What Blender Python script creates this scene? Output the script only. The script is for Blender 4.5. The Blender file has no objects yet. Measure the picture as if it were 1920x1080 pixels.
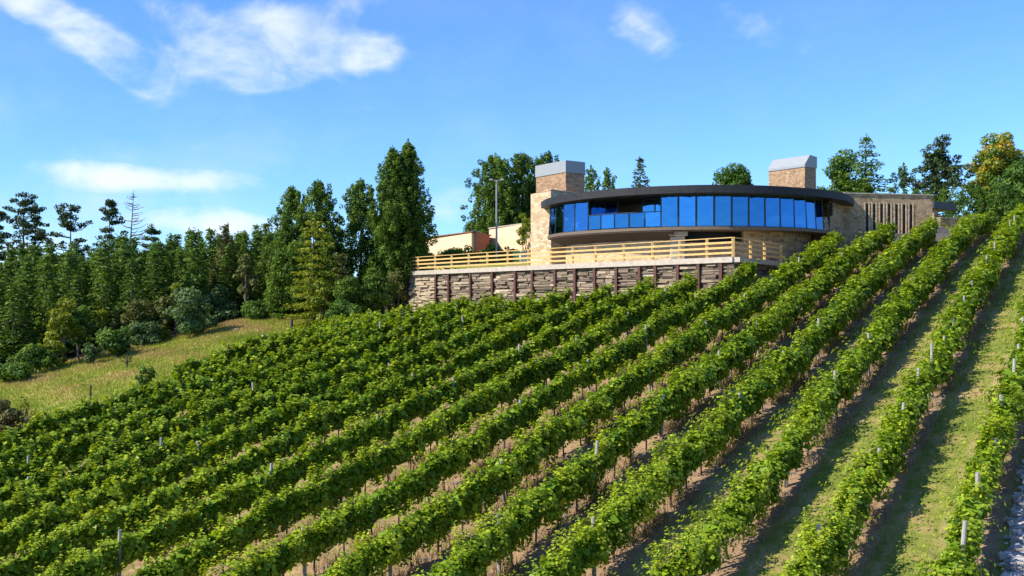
import bpy, bmesh, math, random
import numpy as np
from mathutils import Vector, Matrix

R = math.radians
rnd = random.Random(7)
npr = np.random.default_rng(11)
S = bpy.context.scene
COL = S.collection

# ------------------------------------------------------------------ camera
cam_d = bpy.data.cameras.new('camera')
cam = bpy.data.objects.new('camera', cam_d)
COL.objects.link(cam)
cam.location = (0, 0, 0)
cam.rotation_euler = (R(90), 0, 0)
cam_d.sensor_width = 36
cam_d.lens = 36
cam_d.shift_y = 35 / 1920
cam_d.clip_start = 0.1
cam_d.clip_end = 4000
S.camera = cam
FPX, CX, HY = 1920.0, 960.0, 575.0          # focal length, centre column and horizon row of the photograph

# ------------------------------------------------------------------ sun and sky
SUN_DIR = Vector((-0.93, -0.37, 0)).normalized()
SUN_EL = R(39)
SUN_AZ = math.atan2(SUN_DIR.x, SUN_DIR.y)
sv = Vector((SUN_DIR.x * math.cos(SUN_EL), SUN_DIR.y * math.cos(SUN_EL), math.sin(SUN_EL)))
ld = bpy.data.lights.new('sun', 'SUN')
ld.energy = 5.0
ld.angle = R(0.5)
ld.color = (1.0, 0.93, 0.80)
lo = bpy.data.objects.new('sun', ld)
COL.objects.link(lo)
lo.rotation_euler = (-sv).to_track_quat('-Z', 'Y').to_euler()

W = bpy.data.worlds.new('World')
S.world = W
W.use_nodes = True
nt = W.node_tree
nt.nodes.clear()


def N(tree, kind, **kw):
    n = tree.nodes.new(kind)
    for k, v in kw.items():
        if k.startswith('i_'):
            n.inputs[k[2:].replace('_', ' ')].default_value = v
        else:
            setattr(n, k, v)
    return n


def math_node(tree, op, a, b=None, c=None, clamp=False):
    n = tree.nodes.new('ShaderNodeMath')
    n.operation = op
    n.use_clamp = clamp
    for i, v in enumerate((a, b, c)):
        if v is None:
            continue
        if isinstance(v, (int, float)):
            n.inputs[i].default_value = v
        else:
            tree.links.new(v, n.inputs[i])
    return n.outputs[0]


def mix_col(tree, fac, a, b, mode='MIX'):
    n = tree.nodes.new('ShaderNodeMix')
    n.data_type = 'RGBA'
    n.blend_type = mode
    for sock, v in ((n.inputs[0], fac), (n.inputs[6], a), (n.inputs[7], b)):
        if isinstance(v, (int, float)):
            sock.default_value = v
        elif isinstance(v, tuple):
            sock.default_value = (v + (1,))[:4]
        else:
            tree.links.new(v, sock)
    return n.outputs[2]


def smooth(tree, v, lo_, hi_):
    n = tree.nodes.new('ShaderNodeMapRange')
    n.interpolation_type = 'SMOOTHSTEP'
    n.inputs[1].default_value = lo_
    n.inputs[2].default_value = hi_
    tree.links.new(v, n.inputs[0])
    return n.outputs[0]


sky = N(nt, 'ShaderNodeTexSky', sky_type='NISHITA', sun_disc=False, sun_elevation=SUN_EL,
        sun_rotation=SUN_AZ, air_density=1.0, dust_density=0.2, ozone_density=4.0, altitude=300)
tint = mix_col(nt, 1.0, sky.outputs[0], (0.66, 0.965, 1.36), 'MULTIPLY')
geo = N(nt, 'ShaderNodeNewGeometry')
vm = N(nt, 'ShaderNodeVectorMath', operation='SCALE')
nt.links.new(geo.outputs['Incoming'], vm.inputs[0])
vm.inputs[3].default_value = -1.0
sep = N(nt, 'ShaderNodeSeparateXYZ')
nt.links.new(vm.outputs[0], sep.inputs[0])
dx, dy, dz = sep.outputs[0], sep.outputs[1], sep.outputs[2]
def cloud_noise(scale, detail, rough, dist, off, stretch=(1, 1, 1), rot=0):
    mp = N(nt, 'ShaderNodeMapping')
    mp.inputs['Location'].default_value = off
    mp.inputs['Scale'].default_value = stretch
    mp.inputs['Rotation'].default_value = (0, 0, rot)
    nt.links.new(vm.outputs[0], mp.inputs[0])
    n = N(nt, 'ShaderNodeTexNoise')
    n.inputs['Scale'].default_value = scale
    n.inputs['Detail'].default_value = detail
    n.inputs['Roughness'].default_value = rough
    n.inputs['Distortion'].default_value = dist
    nt.links.new(mp.outputs[0], n.inputs['Vector'])
    return n.outputs[0]


def bank(px, py, wx, wy, ang=0.0):
    """A soft bank of cloud round one direction of the sky (0..1)."""
    az, el = math.atan2(px - CX, FPX), math.atan2(HY - py, math.hypot(px - CX, FPX))
    a = math_node(nt, 'ARCTAN2', dx, dy)
    e = math_node(nt, 'ARCSINE', dz)
    a = math_node(nt, 'SUBTRACT', a, az)
    e = math_node(nt, 'SUBTRACT', e, el)
    ca, sa = math.cos(ang), math.sin(ang)
    u = math_node(nt, 'ADD', math_node(nt, 'MULTIPLY', a, ca), math_node(nt, 'MULTIPLY', e, sa))
    v = math_node(nt, 'SUBTRACT', math_node(nt, 'MULTIPLY', e, ca), math_node(nt, 'MULTIPLY', a, sa))
    u = math_node(nt, 'DIVIDE', u, wx * 1.1 / FPX)
    v = math_node(nt, 'DIVIDE', v, wy * 1.2 / FPX)
    r = math_node(nt, 'ADD', math_node(nt, 'MULTIPLY', u, u), math_node(nt, 'MULTIPLY', v, v))
    return math_node(nt, 'EXPONENT', math_node(nt, 'MULTIPLY', r, -1.0))


n1 = cloud_noise(7.0, 9, 0.58, 0.3, (3.1, 1.7, 0.4), (1.0, 1.0, 1.7))
n2 = cloud_noise(17.0, 9, 0.60, 0.4, (7.3, 2.2, 1.4), (1.0, 1.0, 1.5))
# (column, row, half-width, half-height, tilt, weight) of each bank
BANKS = [(120, 40, 150, 30, -0.60, 0.95), (225, 110, 80, 30, -0.62, 1.0), (275, 150, 50, 28, -0.3, 0.8), (350, 40, 130, 30, -0.55, 0.85), (450, 100, 130, 36, -0.35, 1.0),
         (590, 110, 150, 34, 0.10, 1.0), (700, 98, 50, 24, 0.1, 0.9), (520, 40, 180, 30, -0.25, 0.75), (600, 15, 120, 30, 0.2, 0.6), (330, 120, 110, 28, -0.1, 0.7), (60, 10, 140, 26, -0.3, 0.6), (470, 160, 40, 14, 0.1, 0.6),
         (1200, 52, 60, 28, -0.25, 0.95), (1245, 98, 36, 36, -0.8, 0.62), (1400, 60, 100, 40, -0.6, 0.42), (1208, 215, 20, 36, 0.1, 0.50), (1300, 20, 120, 40, -0.5, 0.3), (1560, 120, 150, 110, -0.8, 0.25),
         (400, 418, 150, 26, -0.05, 1.25), (110, 312, 250, 18, -0.06, 0.72), (240, 345, 200, 14, 0.03, 0.5), (845, 385, 60, 60, 0.2, 0.85), (30, 470, 160, 40, 0, 0.8), (660, 206, 170, 14, 0.07, 0.50), (450, 335, 240, 20, 0.05, 0.45), (60, 180, 180, 40, 0, 0.30), (866, 116, 30, 10, 0, 0.4), (520, 150, 60, 16, 0.2, 0.6)]
tot = None
for (px, py, wx, wy, an, wgt) in BANKS:
    b = math_node(nt, 'MULTIPLY', bank(px, py, wx, wy, an), wgt)
    tot = b if tot is None else math_node(nt, 'ADD', tot, b)
tot = math_node(nt, 'MINIMUM', tot, 1.15)
nn = math_node(nt, 'ADD', math_node(nt, 'MULTIPLY', n1, 0.62), math_node(nt, 'MULTIPLY', n2, 0.38))
dens = math_node(nt, 'SUBTRACT', math_node(nt, 'ADD', math_node(nt, 'MULTIPLY', nn, 3.9), math_node(nt, 'MULTIPLY', tot, 0.85)), 2.28)
dens = math_node(nt, 'MULTIPLY', dens, math_node(nt, 'MINIMUM', math_node(nt, 'MULTIPLY', tot, 2.2), 1.0))
dens = smooth(nt, dens, -0.05, 1.2)
dens = math_node(nt, 'MULTIPLY', dens, 0.86)
thin = smooth(nt, nn, 0.40, 0.85)
veil = math_node(nt, 'MULTIPLY', bank(150, 430, 620, 150, 0.0), 0.42)
thin = math_node(nt, 'MULTIPLY', thin, math_node(nt, 'ADD', veil, 0.09))
dens = math_node(nt, 'MAXIMUM', dens, thin)
cl = mix_col(nt, dens, tint, (5.9, 6.25, 6.8))
bg = N(nt, 'ShaderNodeBackground')
bg.inputs[1].default_value = 0.122
nt.links.new(cl, bg.inputs[0])
wo = N(nt, 'ShaderNodeOutputWorld')
nt.links.new(bg.outputs[0], wo.inputs[0])

S.view_settings.view_transform = 'Standard'
S.view_settings.look = 'None'
S.view_settings.gamma = 1
S.view_settings.exposure = 0.55
S.render.engine = 'CYCLES'
S.cycles.max_bounces = 6
S.cycles.diffuse_bounces = 3
S.cycles.transparent_max_bounces = 6

# ------------------------------------------------------------------ helpers


def tag(o, label=None, cat=None, group=None, kind=None):
    if label:
        o['label'] = label
    if cat:
        o['category'] = cat
    if group:
        o['group'] = group
    if kind:
        o['kind'] = kind
    return o


def link(o, parent=None):
    COL.objects.link(o)
    if parent is not None:
        o.parent = parent
    return o


def thing(name, label, cat, loc=(0, 0, 0), rz=0.0, group=None):
    o = bpy.data.objects.new(name, None)
    o.empty_display_size = 0.3
    link(o)
    o.location = loc
    o.rotation_euler = (0, 0, rz)
    return tag(o, label, cat, group, 'thing')


def mesh_np(name, V, F, attr=None, smooth_=False):
    """Mesh from an (n,3) array and an (m,3|4) array; attr = one float per face ('tint')."""
    V = np.asarray(V, np.float32)
    F = np.asarray(F, np.int32)
    me = bpy.data.meshes.new(name)
    n, k = F.shape
    me.vertices.add(len(V))
    me.vertices.foreach_set('co', V.ravel())
    me.loops.add(n * k)
    me.loops.foreach_set('vertex_index', F.ravel())
    me.polygons.add(n)
    me.polygons.foreach_set('loop_start', np.arange(0, n * k, k, dtype=np.int32))
    me.polygons.foreach_set('loop_total', np.full(n, k, np.int32))
    if attr is not None:
        a = me.attributes.new('tint', 'FLOAT', 'FACE')
        a.data.foreach_set('value', np.asarray(attr, np.float32))
    me.update(calc_edges=True)
    if smooth_:
        me.polygons.foreach_set('use_smooth', np.ones(n, bool))
    return me


def obj(name, me, mat=None, parent=None):
    o = bpy.data.objects.new(name, me)
    if mat is not None and len(me.materials) == 0:
        me.materials.append(mat)
    return link(o, parent)


class MB:
    """Collects shapes, then links them as ONE mesh object."""

    def __init__(self):
        self.v, self.f, self.t = [], [], []

    def quad_ring(self, rings, closed=True, cap=True, tint=0.5):
        b = len(self.v)
        n = len(rings[0])
        for r in rings:
            self.v += [tuple(p) for p in r]
        for i in range(len(rings) - 1):
            for j in range(n if closed else n - 1):
                a, c = b + i * n + j, b + i * n + (j + 1) % n
                self.f.append((a, c, c + n, a + n))
                self.t.append(tint)
        if cap:
            self.f.append(tuple(b + j for j in reversed(range(n))))
            self.f.append(tuple(b + (len(rings) - 1) * n + j for j in range(n)))
            self.t += [tint, tint]

    def box(self, lo_, hi_, tint=0.5, jit=0.0, M=None):
        x0, y0, z0 = lo_
        x1, y1, z1 = hi_
        P = [(x0, y0, z0), (x1, y0, z0), (x1, y1, z0), (x0, y1, z0), (x0, y0, z1), (x1, y0, z1), (x1, y1, z1), (x0, y1, z1)]
        if jit:
            P = [tuple(c + rnd.uniform(-jit, jit) for c in p) for p in P]
        if M is not None:
            P = [tuple(M @ Vector(p)) for p in P]
        b = len(self.v)
        self.v += P
        for q in ((0, 3, 2, 1), (4, 5, 6, 7), (0, 1, 5, 4), (1, 2, 6, 5), (2, 3, 7, 6), (3, 0, 4, 7)):
            self.f.append(tuple(b + i for i in q))
            self.t.append(tint)

    def bar(self, p, q, w, h, tint=0.5):
        """A box beam from p to q, w wide (level), h high."""
        p, q = Vector(p), Vector(q)
        d = (q - p)
        L = d.length
        d.normalize()
        up = Vector((0, 0, 1)) if abs(d.z) < 0.9 else Vector((0, 1, 0))
        s = d.cross(up).normalized()
        u = s.cross(d).normalized()
        M = Matrix((s, d, u)).transposed().to_4x4()
        M.translation = p
        self.box((-w / 2, 0, -h / 2), (w / 2, L, h / 2), tint, 0, M)

    def tube(self, pts, rad, n=8, tint=0.5, cap=True):
        rings = []
        for i, p in enumerate(pts):
            p = Vector(p)
            a = Vector(pts[max(0, i - 1)])
            c = Vector(pts[min(len(pts) - 1, i + 1)])
            d = (c - a).normalized()
            ref = Vector((1, 0, 0)) if abs(d.x) < 0.9 else Vector((0, 1, 0))
            s = d.cross(ref).normalized()
            u = d.cross(s)
            r = rad[i] if isinstance(rad, (list, tuple)) else rad
            rings.append([p + (s * math.cos(2 * math.pi * k / n) + u * math.sin(2 * math.pi * k / n)) * r for k in range(n)])
        self.quad_ring(rings, True, cap, tint)

    def prism(self, poly, z0, z1, tint=0.5):
        """poly counter-clockwise in plan."""
        self.quad_ring([[(x, y, z0) for x, y in poly], [(x, y, z1) for x, y in poly]], True, True, tint)

    def strip(self, a, b, z0a, z1a, tint=0.5):
        """Solid wall between the polylines a (outside) and b (inside)."""
        n = len(a)
        rings = [[(a[i][0], a[i][1], z0a), (a[i][0], a[i][1], z1a), (b[i][0], b[i][1], z1a), (b[i][0], b[i][1], z0a)] for i in range(n)]
        self.quad_ring(rings, True, True, tint)

    def build(self, name, mat, parent=None, bevel=0.0, sm=False):
        me = bpy.data.meshes.new(name)
        me.from_pydata(self.v, [], self.f)
        a = me.attributes.new('tint', 'FLOAT', 'FACE')
        a.data.foreach_set('value', np.asarray(self.t, np.float32))
        me.update()
        bm = bmesh.new()
        bm.from_mesh(me)
        bmesh.ops.recalc_face_normals(bm, faces=bm.faces)
        bm.to_mesh(me)
        bm.free()
        if sm:
            me.polygons.foreach_set('use_smooth', np.ones(len(me.polygons), bool))
        o = obj(name, me, mat, parent)
        if bevel:
            m = o.modifiers.new('bevel', 'BEVEL')
            m.width = bevel
            m.segments = 2
            m.limit_method = 'ANGLE'
        return o


def copy_tree(o, parent=None):
    c = o.copy()
    COL.objects.link(c)
    if parent is not None:
        c.parent = parent
    for ch in o.children:
        copy_tree(ch, c)
    return c


def at(px, py, y):
    """The place at depth y metres that the photograph shows in column px, row py."""
    return Vector(((px - CX) / FPX * y, y, (HY - py) / FPX * y))


# ------------------------------------------------------------------ materials
def new_mat(name):
    m = bpy.data.materials.new(name)
    m.use_nodes = True
    t = m.node_tree
    t.nodes.clear()
    out = t.nodes.new('ShaderNodeOutputMaterial')
    bs = t.nodes.new('ShaderNodeBsdfPrincipled')
    t.links.new(bs.outputs[0], out.inputs[0])
    return m, t, bs, out


def noise(t, scale, detail=4, rough=0.55, coord='Object', stretch=None, dist=0.0):
    tc = t.nodes.new('ShaderNodeTexCoord')
    src = t.nodes.new('ShaderNodeNewGeometry').outputs['Position'] if coord == 'World' else tc.outputs[coord]
    if stretch:
        mp = t.nodes.new('ShaderNodeMapping')
        mp.inputs['Scale'].default_value = stretch
        t.links.new(src, mp.inputs[0])
        src = mp.outputs[0]
    n = t.nodes.new('ShaderNodeTexNoise')
    n.inputs['Scale'].default_value = scale
    n.inputs['Detail'].default_value = detail
    n.inputs['Roughness'].default_value = rough
    n.inputs['Distortion'].default_value = dist
    t.links.new(src, n.inputs['Vector'])
    return n.outputs[0]


def ramp(t, fac, stops):
    r = t.nodes.new('ShaderNodeValToRGB')
    e = r.color_ramp.elements
    while len(e) < len(stops):
        e.new(0.5)
    for i, (p, c) in enumerate(stops):
        e[i].position = p
        e[i].color = (c + (1,))[:4]
    t.links.new(fac, r.inputs[0])
    return r.outputs[0]


def bump(t, bs, h, strength=0.3, dist=0.05):
    b = t.nodes.new('ShaderNodeBump')
    b.inputs['Strength'].default_value = strength
    b.inputs['Distance'].default_value = dist
    t.links.new(h, b.inputs['Height'])
    t.links.new(b.outputs[0], bs.inputs['Normal'])


def plain(name, col, rough=0.7, var=0.25, scale=6.0, metal=0.0, stretch=None, bmp=0.2, spec=None):
    m, t, bs, out = new_mat(name)
    n = noise(t, scale, 6, 0.6, 'Object', stretch)
    lo_ = tuple(c * (1 - var) for c in col)
    hi_ = tuple(min(1, c * (1 + var)) for c in col)
    c = ramp(t, n, [(0.3, lo_), (0.7, hi_)])
    t.links.new(c, bs.inputs['Base Color'])
    bs.inputs['Roughness'].default_value = rough
    bs.inputs['Metallic'].default_value = metal
    if spec is not None:
        bs.inputs['Specular IOR Level'].default_value = spec
    if bmp:
        bump(t, bs, n, bmp, 0.03)
    return m


def tinted(name, stops, rough=0.8, nscale=8, nstretch=None, nvar=0.35, bmp=0.4):
    """Colour of each piece from its own tint, broken up by a fine noise."""
    m, t, bs, out = new_mat(name)
    at_ = t.nodes.new('ShaderNodeAttribute')
    at_.attribute_name = 'tint'
    n = noise(t, nscale, 6, 0.65, 'Object', nstretch)
    f = math_node(t, 'ADD', at_.outputs['Fac'], math_node(t, 'MULTIPLY', math_node(t, 'SUBTRACT', n, 0.5), nvar))
    t.links.new(ramp(t, f, stops), bs.inputs['Base Color'])
    bs.inputs['Roughness'].default_value = rough
    bump(t, bs, n, bmp, 0.04)
    return m


def leaf_mat(name, stops, trans=0.3, rough=0.55, nscale=0.5, nvar=0.3):
    m, t, bs, out = new_mat(name)
    at_ = t.nodes.new('ShaderNodeAttribute')
    at_.attribute_name = 'tint'
    n = noise(t, nscale, 3, 0.5, 'World')
    f = math_node(t, 'ADD', at_.outputs['Fac'], math_node(t, 'MULTIPLY', math_node(t, 'SUBTRACT', n, 0.5), nvar))
    c = ramp(t, f, stops)
    t.links.new(c, bs.inputs['Base Color'])
    bs.inputs['Roughness'].default_value = rough
    bs.inputs['Specular IOR Level'].default_value = 0.25
    tr = t.nodes.new('ShaderNodeBsdfTranslucent')
    t.links.new(mix_col(t, 1.0, c, (1.5, 1.35, 0.6), 'MULTIPLY'), tr.inputs[0])
    mx = t.nodes.new('ShaderNodeMixShader')
    mx.inputs[0].default_value = trans
    t.links.new(bs.outputs[0], mx.inputs[1])
    t.links.new(tr.outputs[0], mx.inputs[2])
    t.links.new(mx.outputs[0], out.inputs[0])
    return m


def stone_mat(name, dark, mid, light, mortar, scale=3.0, mort=0.05):
    """Random rubble: every stone its own tone, mortar between."""
    m, t, bs, out = new_mat(name)
    tc = t.nodes.new('ShaderNodeTexCoord')
    wob = N(t, 'ShaderNodeTexNoise')
    wob.inputs['Scale'].default_value = 2.5
    t.links.new(tc.outputs['Object'], wob.inputs['Vector'])
    mp = t.nodes.new('ShaderNodeMapping')
    mp.inputs['Scale'].default_value = (1, 1, 1.9)
    add = t.nodes.new('ShaderNodeMix')
    add.data_type = 'VECTOR'
    add.inputs[0].default_value = 0.12
    t.links.new(tc.outputs['Object'], add.inputs[4])
    t.links.new(wob.outputs['Color'], add.inputs[5])
    t.links.new(add.outputs[1], mp.inputs[0])
    v = N(t, 'ShaderNodeTexVoronoi')
    v.inputs['Scale'].default_value = scale
    t.links.new(mp.outputs[0], v.inputs['Vector'])
    e = N(t, 'ShaderNodeTexVoronoi', feature='DISTANCE_TO_EDGE')
    e.inputs['Scale'].default_value = scale
    t.links.new(mp.outputs[0], e.inputs['Vector'])
    sp = t.nodes.new('ShaderNodeSeparateColor')
    t.links.new(v.outputs['Color'], sp.inputs[0])
    fn = noise(t, 14, 6, 0.65)
    f = math_node(t, 'ADD', math_node(t, 'MULTIPLY', sp.outputs[0], 0.7), math_node(t, 'MULTIPLY', fn, 0.35))
    c = ramp(t, f, [(0.1, dark), (0.5, mid), (0.95, light)])
    mm = smooth(t, e.outputs['Distance'], mort * 0.4, mort * 1.6)
    c = mix_col(t, mm, mortar, c)
    big = noise(t, 0.5, 4)
    c = mix_col(t, math_node(t, 'MULTIPLY', big, 0.35), c, dark)
    t.links.new(c, bs.inputs['Base Color'])
    bs.inputs['Roughness'].default_value = 0.9
    h = math_node(t, 'ADD', mm, math_node(t, 'MULTIPLY', fn, 0.4))
    bump(t, bs, h, 0.7, 0.05)
    return m


M_STONE = stone_mat('rubble_stone', (0.20, 0.12, 0.055), (0.44, 0.28, 0.14), (0.62, 0.44, 0.25), (0.50, 0.38, 0.24), 3.0)
M_PALE_SUNLIT = stone_mat('sunlit_pale_rubble', (0.38, 0.26, 0.14), (0.62, 0.45, 0.27), (0.74, 0.58, 0.37), (0.62, 0.49, 0.33), 2.6)  # same rubble with sunlight put into its colour; also the pale slit jambs
M_BRICK = stone_mat('chimney_stone', (0.22, 0.125, 0.07), (0.40, 0.24, 0.13), (0.50, 0.34, 0.20), (0.42, 0.31, 0.20), 4.2, 0.04)
M_ROOF = plain('roof_felt', (0.030, 0.032, 0.036), 0.6, 0.3, 3)
M_FASCIA = plain('fascia_metal', (0.030, 0.030, 0.033), 0.6, 0.3, 5, 0.0, spec=0.2)
M_SOFFIT = plain('soffit_board', (0.15, 0.11, 0.075), 0.7, 0.2, 4, stretch=(1, 6, 1))
M_SLOPE = plain('dark_boards', (0.065, 0.045, 0.030), 0.8, 0.35, 3, stretch=(4, 4, 1))  # one even brown, deeper than the soffit boards
M_ZINC = plain('zinc_sheet', (0.28, 0.295, 0.305), 0.55, 0.14, 5, 0.0, stretch=(1, 1, 4), bmp=0.1)
M_FRAME = plain('window_frame', (0.025, 0.025, 0.028), 0.45, 0.2, 10)
M_DARK = plain('dark_glass', (0.006, 0.006, 0.008), 0.3, 0.1, 4)
M_INNER = plain('inner_plaster', (0.20, 0.155, 0.11), 0.8, 0.15, 2)
M_FLOORB = plain('floor_boards', (0.24, 0.16, 0.09), 0.6, 0.3, 3, stretch=(1, 8, 1))
M_TIMBER = plain('fence_timber', (0.62, 0.385, 0.135), 0.75, 0.32, 5, stretch=(1, 1, 5))
M_CONC = plain('concrete', (0.44, 0.38, 0.30), 0.85, 0.18, 4)
M_RENDER = plain('cream_render', (0.74, 0.51, 0.32), 0.85, 0.08, 1.4)
M_RUST = plain('rust_steel', (0.085, 0.032, 0.023), 0.75, 0.35, 12)
M_REDWOOD = plain('red_boards', (0.22, 0.075, 0.045), 0.8, 0.25, 4, stretch=(6, 6, 0.6))
M_GALV = plain('galvanised', (0.30, 0.30, 0.31), 0.5, 0.15, 6, 0.3)
M_POST = plain('weathered_post', (0.34, 0.31, 0.28), 0.85, 0.3, 14, stretch=(1, 1, 0.25))
M_BARK = plain('bark', (0.085, 0.060, 0.042), 0.95, 0.4, 12, stretch=(1, 1, 0.2), bmp=0.6)
M_BARKG = plain('grey_bark', (0.17, 0.145, 0.12), 0.95, 0.35, 10, stretch=(1, 1, 0.25), bmp=0.6)
M_VINEWOOD = plain('vine_wood', (0.10, 0.07, 0.05), 0.95, 0.4, 25, stretch=(1, 1, 0.3))
M_PAVE = plain('terrace_paving', (0.44, 0.37, 0.29), 0.9, 0.2, 2)
M_BIN = plain('bin_green', (0.06, 0.20, 0.10), 0.5, 0.1, 4)
M_BINB = plain('bin_grey_blue', (0.16, 0.24, 0.28), 0.5, 0.1, 4)
M_CUSHION = plain('chair_fabric', (0.62, 0.33, 0.06), 0.8, 0.15, 12)
M_WHITE = plain('white_cloth', (0.75, 0.74, 0.71), 0.8, 0.06, 6)
M_STACK = tinted('stacked_stone', [(0.0, (0.058, 0.045, 0.033)), (0.4, (0.19, 0.143, 0.095)), (0.75, (0.32, 0.25, 0.168)), (1.0, (0.49, 0.395, 0.27))], 0.92, 9, (1, 1, 3), 0.45, 0.7)
M_ROCK = tinted('pale_rock', [(0.0, (0.20, 0.16, 0.13)), (0.5, (0.38, 0.34, 0.30)), (1.0, (0.56, 0.53, 0.49))], 0.9, 6, None, 0.3)

M_VINE = leaf_mat('vine_leaf', [(0.0, (0.045, 0.100, 0.007)), (0.38, (0.165, 0.275, 0.012)), (0.66, (0.320, 0.410, 0.018)), (1.0, (0.42, 0.47, 0.026))], 0.22, 0.5, 0.9, 0.55)
M_CONIF = leaf_mat('conifer_needles', [(0.0, (0.036, 0.076, 0.012)), (0.5, (0.080, 0.152, 0.020)), (1.0, (0.165, 0.245, 0.030))], 0.30, 0.6, 0.15, 0.4)
M_CYPR = leaf_mat('cypress_sprays', [(0.0, (0.040, 0.085, 0.010)), (0.5, (0.092, 0.172, 0.016)), (1.0, (0.180, 0.260, 0.024))], 0.28, 0.6, 0.3, 0.3)
M_PINE = leaf_mat('pine_needles', [(0.0, (0.022, 0.044, 0.016)), (0.5, (0.055, 0.095, 0.030)), (1.0, (0.125, 0.160, 0.045))], 0.18, 0.6, 0.3, 0.3)
M_DECID = leaf_mat('broad_leaves', [(0.0, (0.030, 0.078, 0.012)), (0.5, (0.080, 0.165, 0.020)), (1.0, (0.19, 0.28, 0.035))], 0.30, 0.55, 0.4, 0.3)
M_LIME = leaf_mat('yellow_green_leaves', [(0.0, (0.075, 0.115, 0.010)), (0.5, (0.18, 0.23, 0.016)), (1.0, (0.36, 0.36, 0.035))], 0.32, 0.55, 0.4, 0.3)
M_OLIVE = leaf_mat('olive_leaves', [(0.0, (0.050, 0.065, 0.016)), (0.5, (0.115, 0.135, 0.030)), (1.0, (0.22, 0.22, 0.060))], 0.25, 0.6, 0.4, 0.3)
M_BLUEG = leaf_mat('grey_green_leaves', [(0.0, (0.040, 0.075, 0.022)), (0.5, (0.085, 0.150, 0.042)), (1.0, (0.17, 0.25, 0.085))], 0.2, 0.6, 0.4, 0.3)
M_AUTUMN = leaf_mat('autumn_leaves', [(0.0, (0.060, 0.120, 0.014)), (0.45, (0.16, 0.23, 0.022)), (0.62, (0.34, 0.31, 0.030)), (1.0, (0.78, 0.36, 0.030))], 0.3, 0.55, 0.4, 0.2)
M_BROWNB = leaf_mat('brown_scrub', [(0.0, (0.055, 0.048, 0.018)), (0.5, (0.13, 0.115, 0.035)), (1.0, (0.22, 0.20, 0.06))], 0.15, 0.7, 0.5, 0.3)
M_GRASS = leaf_mat('grass_blades', [(0.0, (0.11, 0.18, 0.020)), (0.55, (0.26, 0.31, 0.045)), (1.0, (0.52, 0.40, 0.16))], 0.25, 0.7, 0.5, 0.7)
M_MEADOW = leaf_mat('meadow_blades', [(0.0, (0.12, 0.20, 0.018)), (0.55, (0.27, 0.31, 0.038)), (1.0, (0.42, 0.29, 0.13))], 0.25, 0.7, 0.16, 0.9)
M_DRY = leaf_mat('dry_weeds', [(0.0, (0.10, 0.072, 0.038)), (0.5, (0.25, 0.175, 0.085)), (0.8, (0.40, 0.29, 0.14)), (1.0, (0.20, 0.22, 0.05))], 0.15, 0.8, 0.6, 0.4)


def glass_mat(name, tint_, mirror=0.62):
    """Coated glazing: a blue-tinted reflecting film over clear glass that lets some of the room through."""
    m, t, bs, out = new_mat(name)
    oi = t.nodes.new('ShaderNodeObjectInfo')
    f = math_node(t, 'ADD', math_node(t, 'MULTIPLY', oi.outputs['Random'], 0.55), 0.62)
    t.links.new(mix_col(t, 1.0, tint_, f, 'MULTIPLY'), bs.inputs['Base Color'])
    bs.inputs['Metallic'].default_value = 1.0
    bs.inputs['Roughness'].default_value = 0.03
    n = noise(t, 1.1, 2, 0.5)
    bump(t, bs, n, 0.25, 0.05)
    tr = t.nodes.new('ShaderNodeBsdfTransparent')
    tr.inputs[0].default_value = (0.45, 0.62, 0.75, 1)
    mx = t.nodes.new('ShaderNodeMixShader')
    mx.inputs[0].default_value = mirror
    t.links.new(tr.outputs[0], mx.inputs[1])
    t.links.new(bs.outputs[0], mx.inputs[2])
    t.links.new(mx.outputs[0], out.inputs[0])
    return m


M_GLASS = glass_mat('coated_glass', (0.075, 0.27, 0.53), 0.78)
M_GLASSC = glass_mat('clear_blue_glass', (0.10, 0.30, 0.60), 0.50)

# ------------------------------------------------------------------ terrain
TH, C0, DROW = R(30.5), -0.10, 2.66
NV = np.array([math.cos(TH), -math.sin(TH)])     # across the rows
DV = np.array([math.sin(TH), math.cos(TH)])      # along the rows, uphill
ZT = 3.0                                          # terrace level
TA, TM, TB, TC = (-8.9, 88.0), (1.9, 74.9), (13.5, 62.0), (18.1, 68.8)


def sstep(a, b, x):
    t = np.clip((x - a) / (b - a), 0, 1)
    return t * t * (3 - 2 * t)


def hill(x, y):
    """The natural slope (arrays)."""
    x = np.asarray(x, float)
    y = np.asarray(y, float)
    z = -10.85 + 0.1573 * y + 0.1554 * x
    roll = 0.54 * np.log1p(np.exp(np.clip((y - 65.5) / 3, -30, 30)))
    roll = 2.7 * (1 - np.exp(-roll / 2.7)) * (0.22 + 0.78 * sstep(-24, -11, x))
    z = z - roll * (1 - sstep(8, 15, x))
    z = z - 0.5 * np.log1p(np.exp(np.clip((y - 68) / 3, -30, 30))) * sstep(22, 34, x)
    # behind the house the ground levels off, beyond the ridge it falls away
    cc = (x * NV[0] + y * NV[1] - C0) / -DROW
    lev = 5.6 + 0.02 * (y - 80)
    z = np.where((cc > 3.45) & (y > 80) & (x > 15), np.minimum(z, lev), z)
    z = z - np.where(x > 15, 0.22 * np.maximum(0, y - 98), 0)
    z = z - 0.26 * np.maximum(0, y - 118) - np.where(x > 45, 0.12 * (x - 45), 0)
    z = z + np.where(x < -60, 0.16 * (-60 - x), 0)
    z = np.where(y < 8, z + 0.10 * (y - 8) * -1.0, z)
    z = z + 0.10 * np.sin(x * 0.31 + y * 0.17) * np.sin(y * 0.23 - x * 0.11) + 0.04 * np.sin(x * 1.1 + 2) * np.sin(y * 0.9)
    return np.maximum(z, -60 + 0.002 * y)


WALL_LINE = [(-40.0, 118.0), TA, TM, TB, TC, (23.2, 76.5), (27, 90), (28, 112)]


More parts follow.
